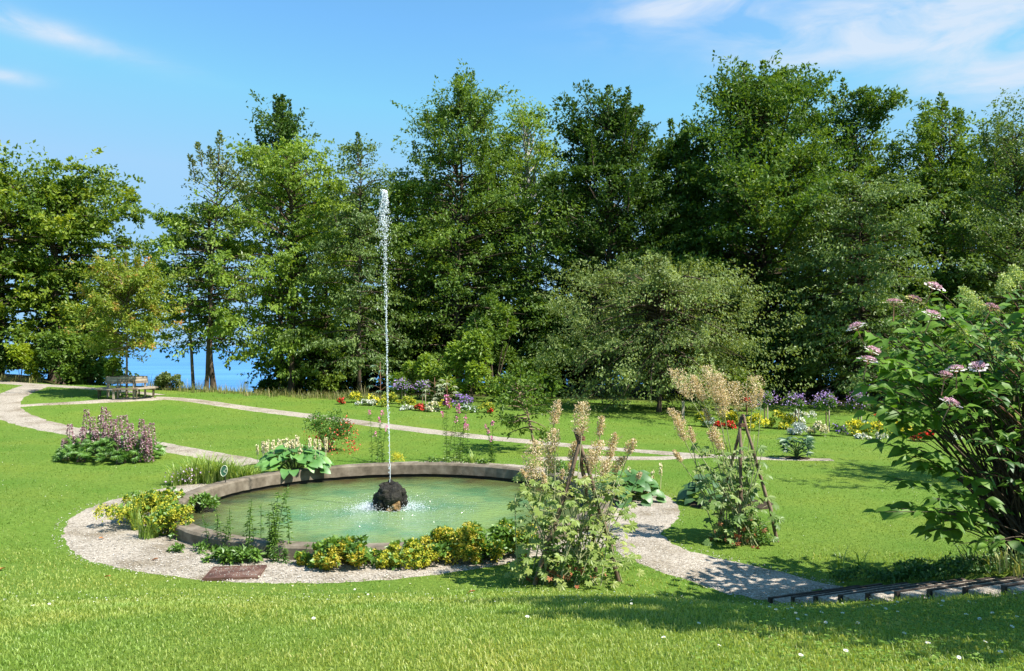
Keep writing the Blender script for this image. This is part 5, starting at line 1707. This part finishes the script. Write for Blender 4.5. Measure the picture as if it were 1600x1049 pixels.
# silhouette of the shrub: left limit for each height in the photo
edge_y = [430, 450, 480, 510, 560, 600, 640, 690, 740, 790, 830, 860]
edge_x = [1478, 1448, 1395, 1360, 1352, 1350, 1368, 1400, 1412, 1398, 1440, 1480]
top_x = [1340, 1400, 1450, 1500, 1560, 1600, 1700]; top_y = [520, 480, 455, 470, 462, 440, 440]
while len(ends) < 150:
    py = rg.uniform(450, 640) if rg.random() < .72 else rg.uniform(640, 860)
    lo = np.interp(py, edge_y, edge_x) + 8
    px = lo + (1740 - lo) * rg.random() ** 1.25
    if py < np.interp(px, top_x, top_y) + 14: continue
    if py > 690 and px > 1420 and rg.random() < .62: continue
    ends.append((np.array(P(px, py, rg.uniform(7.7, 10.2))), False))
for q in [(1372, 800), (1398, 748), (1405, 720), (1388, 790), (1420, 712), (1410, 795), (1440, 800), (1462, 780), (1430, 700), (1450, 830), (1470, 815), (1486, 800), (1500, 850), (1400, 660), (1375, 625), (1360, 600), (1440, 720), (1500, 745), (1490, 770), (1520, 820), (1530, 780), (1545, 850)]:
    ends.append((np.array(P(*q, rg.uniform(7.7, 8.4))), False))
Pq, Dq, Uq, Sq = [], [], [], []
canes = []
for (e, isf) in ends:
    t = e - hb
    a = rg.uniform(0, 6.28); f = np.array([.28 * math.cos(a), .22 * math.sin(a), .1])
    ctrlp = f + np.array([t[0] * .35, t[1] * .35, max(t[2], .5) * .75])
    s = np.linspace(0, 1, 9)[:, None]
    pts = (1 - s) ** 2 * f + 2 * s * (1 - s) * ctrlp + s ** 2 * t
    canes.append(pts)
    ax = nrm(pts[-1] - pts[-2])
    k = 6
    for j in range(k):
        u = .03 + j * .12 + rg.uniform(0, .05)
        p0 = pts[-1] - ax * u - (ax * .12 if isf else 0)
        a0 = rg.uniform(0, 3.14)
        for sgn in (1, -1):
            if rg.random() < .12: continue
            d = np.array([math.cos(a0) * sgn, math.sin(a0) * sgn, 0]) + ax * .45 + np.array([0, 0, rg.uniform(-.45, .15)])
            d = nrm(d)
            Pq.append(p0 + d * .05); Dq.append(d); Uq.append(nrm(np.array([rg.normal(0, .3), rg.normal(0, .25) - .45, 1.]))); Sq.append(rg.uniform(.14, .225) * (.75 if j == 0 else 1))
Pq, Dq, Uq, Sq = map(np.array, (Pq, Dq, Uq, Sq))
vis = (Pq[:, 0] + hb[0]) / (Pq[:, 1] + hb[1]) < .66
o = np.lexsort((Pq[:, 1], ~vis))
place_leaves(hyd, 'leaf', hl, Pq[o], Dq[o], Uq[o], Sq[o], 300)
mb = MB()
for k, pts in enumerate(canes):
    addtube(mb, pts, np.linspace(.010 if k % 4 else .022, .0035, 9), 5)
link('canes', mb.mesh('hydrangea_canes', bark, True), hyd)
mb = MB(); s = np.linspace(0, 1, 10)
addtube(mb, np.c_[.28 - .1 * s + .03 * np.sin(7 * s), -.1 + .0 * s, -.3 + 1.9 * s], .15 * (1.3 - .8 * s), 12)
addtube(mb, np.c_[-.02 - .4 * s ** 1.3, -.05 + .1 * s, -.2 + 1.3 * s], .055 * (1.2 - .8 * s), 8)
addtube(mb, np.c_[.1 + .0 * s, .15 + .2 * s, -.2 + 1.6 * s], .06 * (1.2 - .8 * s), 8)
link('trunk', mb.mesh('hydrangea_trunk', bark, True), hyd)
stem_small = leaf_mat('flower_stalk', [(.25, .12, .08), (.35, .2, .12)], 0, .02)
for k, f in enumerate(flowers):
    c = np.array(P(*f)) - hb
    tl = np.array([rg.normal(0, .25), rg.normal(-.25, .15), 1.]); tl = nrm(tl)
    x_ = nrm(np.cross(tl, [0, 1, .2])); y_ = np.cross(tl, x_)
    R0 = rg.uniform(.075, .095)
    fo = link('flower_head', MB().add([(0, 0, 0)] * 3, T=[(0, 1, 2)]).mesh('tmp', None), hyd) if False else None
    mb = MB(); m = 260
    a = rg.uniform(0, 6.28, m); r_ = R0 * .8 * np.sqrt(rg.random(m))
    pos = c + x_ * (r_ * np.cos(a))[:, None] + y_ * (r_ * np.sin(a))[:, None] + tl * (.028 * (1 - (r_ / R0) ** 2) + rg.normal(0, .004, m))[:, None]
    leaves(mb, pos, rand_unit(m), np.tile(tl, (m, 1)), .012, .011, rg.random(m) * .8, .1, 0)
    fh = link('flower_head', mb.mesh('flower_head', leaf_mat('pink_head', [(.36, .18, .28), (.56, .34, .46), (.68, .50, .60)], .2, .02)), hyd)
    mb = MB()
    for q in range(11):
        a0 = q / 11 * 6.28 + rg.normal(0, .15); cc = c + (x_ * math.cos(a0) + y_ * math.sin(a0)) * R0 * rg.uniform(.85, 1.1) - tl * .006
        for w in range(4):
            b0 = w * 1.57 + rg.uniform(0, .5)
            dd = x_ * math.cos(b0) + y_ * math.sin(b0)
            leaves(mb, cc[None], dd[None], tl[None], .022, .024, np.array([rg.random()]), .02, .1)
    link('ray_florets', mb.mesh('ray_florets', leaf_mat('pale_florets', [(.66, .56, .60), (.76, .72, .73)], .3, .02)), fh)
    mb = MB(); addtube(mb, [c - tl * .20, c - tl * .01], [.006, .004], 5, .5)
    for q in range(7):
        a0 = q / 7 * 6.28; addtube(mb, [c - tl * .05, c + (x_ * math.cos(a0) + y_ * math.sin(a0)) * R0 * .7], .0025, 3, .5)
    link('flower_stalk', mb.mesh('flower_stalk', stem_small), fh)

# panicle hydrangea behind it, with pale green cones
HP = np.array([6.55, 8.9]); hp_ = np.array([HP[0], HP[1], gz(*HP)])
pan = thing('panicle_hydrangea', 'second shrub with pale green cone shaped flower heads behind the pink flowering one', 'shrub', hp_)
rg = np.random.default_rng(520)
pmat = obj_leaf_mat('panicle_leaf_green', [(.025, .075, .015), (.055, .135, .025), (.10, .20, .035)], .30, .10, .38)
pl_ = [leafblade('panicle_leaf', pmat, 1, .46, c, .12, None, 6) for c in (.3, .6)]
pan_px = [(1515, 470), (1530, 488), (1506, 528), (1548, 556), (1577, 547), (1590, 440), (1573, 454), (1535, 532), (1592, 582), (1620, 520), (1640, 460)]
Pq, Dq, Uq, Sq = [], [], [], []
mbs = MB()
for k, (px, py) in enumerate(pan_px + [(rg.uniform(1500, 1740), rg.uniform(470, 760)) for _ in range(60)]):
    e = np.array(P(px, py, rg.uniform(7.6, 9.0))) - hp_
    f = np.array([rg.normal(0, .12), rg.normal(0, .12), 0]); s = np.linspace(0, 1, 7)[:, None]
    cp = f + np.array([e[0] * .3, e[1] * .3, e[2] * .75])
    pts = (1 - s) ** 2 * f + 2 * s * (1 - s) * cp + s ** 2 * e
    addtube(mbs, pts, np.linspace(.016, .004, 7), 5)
    ax = nrm(pts[-1] - pts[-2])
    if k < len(pan_px):
        m = 420; u = rg.random(m) ** .75; th = np.round(rg.uniform(0, 6.28, m) * 1.6) / 1.6 + rg.normal(0, .16, m); L_ = .19
        ax2 = nrm(ax + np.array([0, 0, .7])); x_ = nrm(np.cross(ax2, [0, 1, .1])); y_ = np.cross(ax2, x_)
        rr_ = .115 * (.3 + .7 * u) * rg.uniform(.3, 1, m)
        pos = e + ax2 * (L_ * (1 - u))[:, None] + x_ * (rr_ * np.cos(th))[:, None] + y_ * (rr_ * np.sin(th))[:, None]
        mb = MB(); leaves(mb, pos, rand_unit(m), rand_unit(m), .020, .018, rg.random(m), .1, .1)
        link('flower_cone', mb.mesh('flower_cone', leaf_mat('cone_bloom', [(.20, .29, .09), (.34, .42, .16), (.50, .55, .28)], .35, .02)), pan)
    for j in range(4):
        p0 = pts[-1] - ax * (.03 + j * .12); a0 = rg.uniform(0, 3.14)
        for sgn in (1, -1):
            d = nrm(np.array([math.cos(a0) * sgn, math.sin(a0) * sgn, rg.uniform(-.3, .3)]) + ax * .4)
            Pq.append(p0); Dq.append(d); Uq.append(nrm(np.array([rg.normal(0, .25), rg.normal(-.1, .25), 1.]))); Sq.append(rg.uniform(.10, .16))
link('canes', mbs.mesh('panicle_canes', stemred, True), pan)
Pq, Dq, Uq, Sq = map(np.array, (Pq, Dq, Uq, Sq))
vis = (Pq[:, 0] + hp_[0]) / (Pq[:, 1] + hp_[1]) < .66
o = np.lexsort((Pq[:, 1], ~vis))
place_leaves(pan, 'leaf', pl_, Pq[o], Dq[o], Uq[o], Sq[o], 300)

# ------------------------------------------------------------ ground cover by the steps
rg = np.random.default_rng(540)


def cover_patch(name, label, region_px, n, Ls, h, mat, wide=.5, kind='stuff', bl=False):
    poly = np.array([G(*q)[:2] for q in region_px])
    lo, hi = poly.min(0), poly.max(0)
    pts = rg.uniform(lo, hi, (n * 4, 2))
    ins = np.zeros(len(pts), bool); j = len(poly) - 1
    for i in range(len(poly)):
        c = ((poly[i, 1] > pts[:, 1]) != (poly[j, 1] > pts[:, 1])) & (pts[:, 0] < (poly[j, 0] - poly[i, 0]) * (pts[:, 1] - poly[i, 1]) / (poly[j, 1] - poly[i, 1] + 1e-12) + poly[i, 0])
        ins ^= c; j = i
    ins &= ~in_steps(pts[:, 0], pts[:, 1])
    pts = pts[ins][:n]; m = len(pts)
    hh = h * (.45 + .55 * np.abs(np.sin(pts[:, 0] * 5.1 + 1.3 * np.sin(pts[:, 1] * 7)) * np.cos(pts[:, 1] * 4.3)))
    z = H(pts[:, 0], pts[:, 1]) + hh * rg.random(m) ** .5
    mb = MB()
    leaves(mb, np.c_[pts, z], nrm(rg.normal(size=(m, 3)) + np.array([0, -.2, .15])), nrm(rg.normal(size=(m, 3)) * .45 + np.array([0, 0, 1])), Ls * rg.uniform(.6, 1.2, m), Ls * wide, rg.random(m), .1, .2)
    return tag(link(name, mb.mesh(name, mat)), label, 'ground cover', kind=kind)


def steps_right(n):
    s = rg.uniform(.2, 4.0, n); w = 1.45 + rg.random(n) ** 1.0 * (1.1 + .25 * s)
    q = ST0[None] + STD[None] * s[:, None] + STN[None] * w[:, None]
    return q


gc_mat = leaf_mat('periwinkle_leaf', [(.03, .08, .018), (.06, .14, .026), (.11, .21, .045)], .25, .04, .5)
q = np.vstack([steps_right(9000), np.c_[rg.uniform(3.85, 7.2, 7000), rg.uniform(9.5, 10.5, 7000)]])
q = q[(~in_steps(q[:, 0], q[:, 1], .05)) & (q[:, 1] < 10.45 - .25 * np.abs(np.sin(q[:, 0] * 3)))]
q = q[q[:, 0] > 3.95 + (q[:, 1] > 9.9) * .15]
m = len(q)
hh = .17 * (.35 + .65 * np.abs(np.sin(q[:, 0] * 5.1 + 1.3 * np.sin(q[:, 1] * 7)) * np.cos(q[:, 1] * 4.3)))
mb = MB()
leaves(mb, np.c_[q, H(q[:, 0], q[:, 1]) + hh * rg.random(m) ** .4], nrm(rg.normal(size=(m, 3)) + np.array([0, -.2, .15])), nrm(rg.normal(size=(m, 3)) * .45 + np.array([0, 0, 1])), .055 * rg.uniform(.6, 1.2, m), .03, rg.random(m), .1, .2)
tag(link('periwinkle_cover', mb.mesh('periwinkle_cover', gc_mat)), 'dark green ground cover beside the garden steps', 'ground cover', kind='stuff')
for lb, px, py, n, hh_, mt in (('pair of long arching grass leaves rising from the ground cover', 1340, 888, 12, .5, gm_blade), ('thin grass tuft left of the arching grass leaves', 1310, 890, 7, .4, gm_blade),
                           ('variegated strap leaves beside the hydrangea trunk', 1560, 893, 90, .38, leaf_mat('variegated_leaf', [(.06, .11, .02), (.16, .20, .05), (.40, .40, .18)], .25, .05)),
                           ('variegated strap leaves at the right edge under the shrub', 1610, 900, 90, .38, leaf_mat('variegated_leaf', [], 0))):
    p = G(px, py); mb = MB(); blades(mb, rg, (0, 0, 0), n, .08 if n < 20 else .35, hh_, .016, 1.0)
    tag(link('grass_tuft', mb.mesh('strap_tuft', mt), None, (p[0], p[1] + .0, gz(p[0], p[1]))), lb, 'grass tuft')

# ------------------------------------------------------------ lawn grass
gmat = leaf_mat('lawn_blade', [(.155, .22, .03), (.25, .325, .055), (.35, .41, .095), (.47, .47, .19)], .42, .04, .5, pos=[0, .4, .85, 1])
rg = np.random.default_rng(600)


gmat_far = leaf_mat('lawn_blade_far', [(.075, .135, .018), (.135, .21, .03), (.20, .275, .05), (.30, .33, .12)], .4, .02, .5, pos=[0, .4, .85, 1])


def lawn(y0, y1, n, hgt, wid, seg=2, name='lawn_grass', label='', power=2.0):
    # denser near the camera, even in the picture
    u = rg.random(n)
    y = 1 / (1 / y0 - u * (1 / y0 - 1 / y1)) if power == 2 else y0 + u * (y1 - y0)
    x = rg.uniform(-1, 1, n) * (y * .655 + 1.6)
    m = ~on_gravel(x, y, -.06 + 0.0) & ~in_steps(x, y, -.02) & (np.hypot(x - PCX, y - PCY) > 4.2)
    m |= on_gravel(x, y, -.06) & ~on_gravel(x, y, -.11) & (rg.random(n) < .2) & (np.hypot(x - PCX, y - PCY) > 4.6)
    m &= ~((np.hypot((x - pa[0]) / 1.15, (y - pa[1]) / .95) < 1))
    x, y = x[m], y[m]; n = len(x)
    z = H(x, y) - .004
    patch = .5 + .5 * np.sin(x * 1.7 + 2 * np.sin(y * 1.1)) * np.sin(y * 1.3 + 1.5 * np.sin(x * .9))
    sc = (.75 + .5 * patch) * rg.uniform(.5, 1.3, n) * (1 + .04 * (y - y0))
    h = hgt * sc; a = rg.uniform(0, 6.28, n); ln = h * rg.uniform(.1, .85, n); b = a + rg.normal(0, .6, n)
    w = wid * rg.uniform(.6, 1.3, n) * (y / y0) ** .85
    sx_, sy_ = -np.sin(a) * w / 2, np.cos(a) * w / 2
    p0 = np.c_[x - sx_, y - sy_, z]; p1 = np.c_[x + sx_, y + sy_, z]
    mx_ = x + np.cos(b) * ln * .35; my_ = y + np.sin(b) * ln * .35
    p2 = np.c_[mx_ - sx_ * .8, my_ - sy_ * .8, z + h * .6]; p3 = np.c_[mx_ + sx_ * .8, my_ + sy_ * .8, z + h * .6]
    p4 = np.c_[x + np.cos(b) * ln, y + np.sin(b) * ln, z + h * .95]
    i = np.arange(n)
    v = np.clip(rg.random(n) ** 1.3 * .75 + .22 * patch + (rg.random(n) < .03) * .5, 0, 1)
    mb = MB()
    if seg == 2:
        V = np.stack([p0, p1, p2, p3, p4], 1).reshape(-1, 3)
        mb.V.append(V); mb.n = len(V)
        mb.T.append(np.stack([i * 5 + 2, i * 5 + 3, i * 5 + 4], -1)); mb.tv.append(v)
        mb.Q.append(np.stack([i * 5, i * 5 + 1, i * 5 + 3, i * 5 + 2], -1)); mb.qv.append(v)
    else:
        V = np.stack([p0, p1, p4], 1).reshape(-1, 3)
        mb.add(V, T=np.stack([i * 3, i * 3 + 1, i * 3 + 2], -1), v=v)
    return tag(link(name, mb.mesh(name, gmat if seg == 2 else gmat_far)), label, 'grass', kind='stuff')


lawn(3.2, 11.5, 178000, .026, .0042, 2, 'lawn_grass', 'short green grass of the near bank')
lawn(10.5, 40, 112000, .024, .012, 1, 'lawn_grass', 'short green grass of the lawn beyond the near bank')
n = 60000
y = 1 / (1 / 9.5 - rg.random(n) * (1 / 9.5 - 1 / 30)); x = rg.uniform(-1, 1, n) * (y * .655 + 1)
m = on_gravel(x, y, -.02) & ~on_gravel(x, y, -.13) & (np.hypot(x - PCX, y - PCY) > 4.6)
m &= rg.random(n) < np.clip(.35 + .8 * np.sin(x * 2.3 + 3 * np.sin(y * 1.7)) * np.sin(y * 2.9), 0, .8)
x, y = x[m], y[m]; mb = MB()
for k in range(0, len(x)):
    pass
q = np.c_[x, y, H(x, y) + .01]; nq = len(q); a = rg.uniform(0, 6.28, nq)
leaves(mb, q, nrm(np.c_[np.cos(a), np.sin(a), rg.uniform(.3, 1.4, nq)]), rand_unit(nq), rg.uniform(.02, .05, nq), .010, rg.random(nq), .1, .1)
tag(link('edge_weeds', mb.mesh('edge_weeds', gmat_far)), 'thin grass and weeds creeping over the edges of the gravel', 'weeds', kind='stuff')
# clover leaves in the shaded right foreground
n = 5200
y = rg.uniform(3.4, 6.6, n); x = rg.uniform(.9, 4.6, n)
m = (rg.random(n) < np.clip((x / y - .18) * 3, 0, 1)) & ~in_steps(x, y)
x, y = x[m], y[m]; n = len(x)
mb = MB(); a0 = rg.uniform(0, 6.28, n); c = np.c_[x, y, H(x, y) + rg.uniform(.02, .055, n)]
for k in range(3):
    a = a0 + k * 2.09
    leaves(mb, c, np.c_[np.cos(a), np.sin(a), np.full(n, .1)], np.tile([0, 0, 1.], (n, 1)) + rg.normal(size=(n, 3)) * .35, .015, .014, rg.random(n), .1, .1)
tag(link('clover', mb.mesh('clover', leaf_mat('clover_leaf', [(.07, .14, .02), (.13, .22, .03), (.19, .29, .05)], .35, .02))), 'clover leaves in the shaded grass at the lower right', 'clover', kind='stuff')

# daisies
rg = np.random.default_rng(620)


def daisy_mesh(name, seed):
    rg2 = np.random.default_rng(seed)
    mb = MB(); k = 14
    a = np.linspace(0, 6.28, k, endpoint=False)
    for t in a:
        d = np.array([math.cos(t), math.sin(t), .25 + rg2.normal(0, .1)])
        leaves(mb, np.array([[0, 0, .05]]) + d * .003, d[None], np.array([[0, 0, 1.]]), .0125, .0065, np.array([rg2.random()]), .05, -.02)
    return mb.mesh(name, fl_white)


dms = [daisy_mesh('daisy_petals', k) for k in range(3)]
cm = MB(); V, Q = lathe([(.0045, .0), (.004, .003), (.001, .004)], 8); cm.add(V, Q=Q); cm = cm.mesh('daisy_eye', fl_yellow)
smh = MB(); addtube(smh, [(0, 0, 0), (0, 0, .05)], .0012, 4); smh = smh.mesh('daisy_stalk', gm_bright)
dpx = [(1372, 929), (1401, 949), (1361, 956), (1358, 943), (1314, 948), (1483, 933), (1511, 921), (1549, 924), (1585, 936), (1571, 911), (1587, 921), (1551, 968), (1588, 974), (1536, 1015), (1563, 1032), (1222, 976), (1212, 963), (1228, 961), (1235, 961),
       (1243, 968), (1244, 977), (1258, 970), (1280, 968), (1289, 982), (1248, 1037), (1201, 958), (1402, 965), (1361, 952), (1381, 958), (1317, 969), (1531, 978), (1472, 948), (1508, 949), (1520, 930), (75, 952), (52, 958), (489, 977), (823, 975), (1510, 973),
       (262, 914), (215, 900), (403, 907), (422, 909), (456, 921), (482, 922), (554, 926), (575, 935), (604, 904), (640, 918), (700, 925), (940, 935), (985, 950), (1040, 1010), (1090, 985), (1120, 1020), (1320, 1030), (1410, 1000), (1450, 1020), (1495, 1035), (1575, 990), (1340, 985)]
for k, (px, py) in enumerate(dpx):
    p = G(px, py)
    right = px > 800
    t = thing('daisy', 'white daisy in the shaded grass bank at the lower right' if right else 'white daisy in the sunny grass near the front of the gravel ring', 'daisy', p, rg.uniform(0, 6), 'daisies in the near grass bank, right' if right else 'daisies in the near grass, left')
    t.rotation_euler = (rg.normal(.2, .15), rg.normal(0, .15), rg.uniform(0, 1))
    t.scale = (float(rg.uniform(.75, 1.05)),) * 3
    link('petals', dms[k % 3], t); link('eye', cm, t, (0, 0, .0505)); link('stalk', smh, t)
mb = MB(); n = 560
u = rg.random(n); y = 1 / (1 / 6 - u * (1 / 6 - 1 / 34)); x = rg.uniform(-1, 1, n) * y * .66
m = ~on_gravel(x, y, .02) & ~in_steps(x, y); x, y = x[m], y[m]
octas(mb, np.c_[x, y, H(x, y) + .05], rg.uniform(.004, .009, len(x)) * np.clip(y / 12, .8, 1.6), rg.random(len(x)), .4)
tag(link('clover_blossom', mb.mesh('clover_blossom', fl_white)), 'tiny white clover and daisy blossoms dotted over the whole lawn', 'blossom', kind='stuff')

# fallen leaves
fm = leafblade('fallen_leaf', leaf_mat('fallen_leaf', [(.35, .10, .03), (.45, .2, .08)], .1, .03), .09, .05, .2, .3)
for px, py, lb in ((8, 892, 'orange fallen leaf in the grass at the left edge'), (172, 905, 'orange fallen leaf in the grass left of the gravel ring'), (247, 877, 'reddish fallen leaf on the gravel near the left grass'), (742, 929, 'pinkish fallen leaf in the grass below the front mounds'),
                   (155, 845, 'reddish fallen leaf on the left side of the gravel ring')):
    p = G(px, py); p[2] += .035
    o_ = link('fallen_leaf', fm, None, tuple(p)); o_.rotation_euler = (.2, .1, rg.uniform(0, 6)); tag(o_, lb, 'leaf')
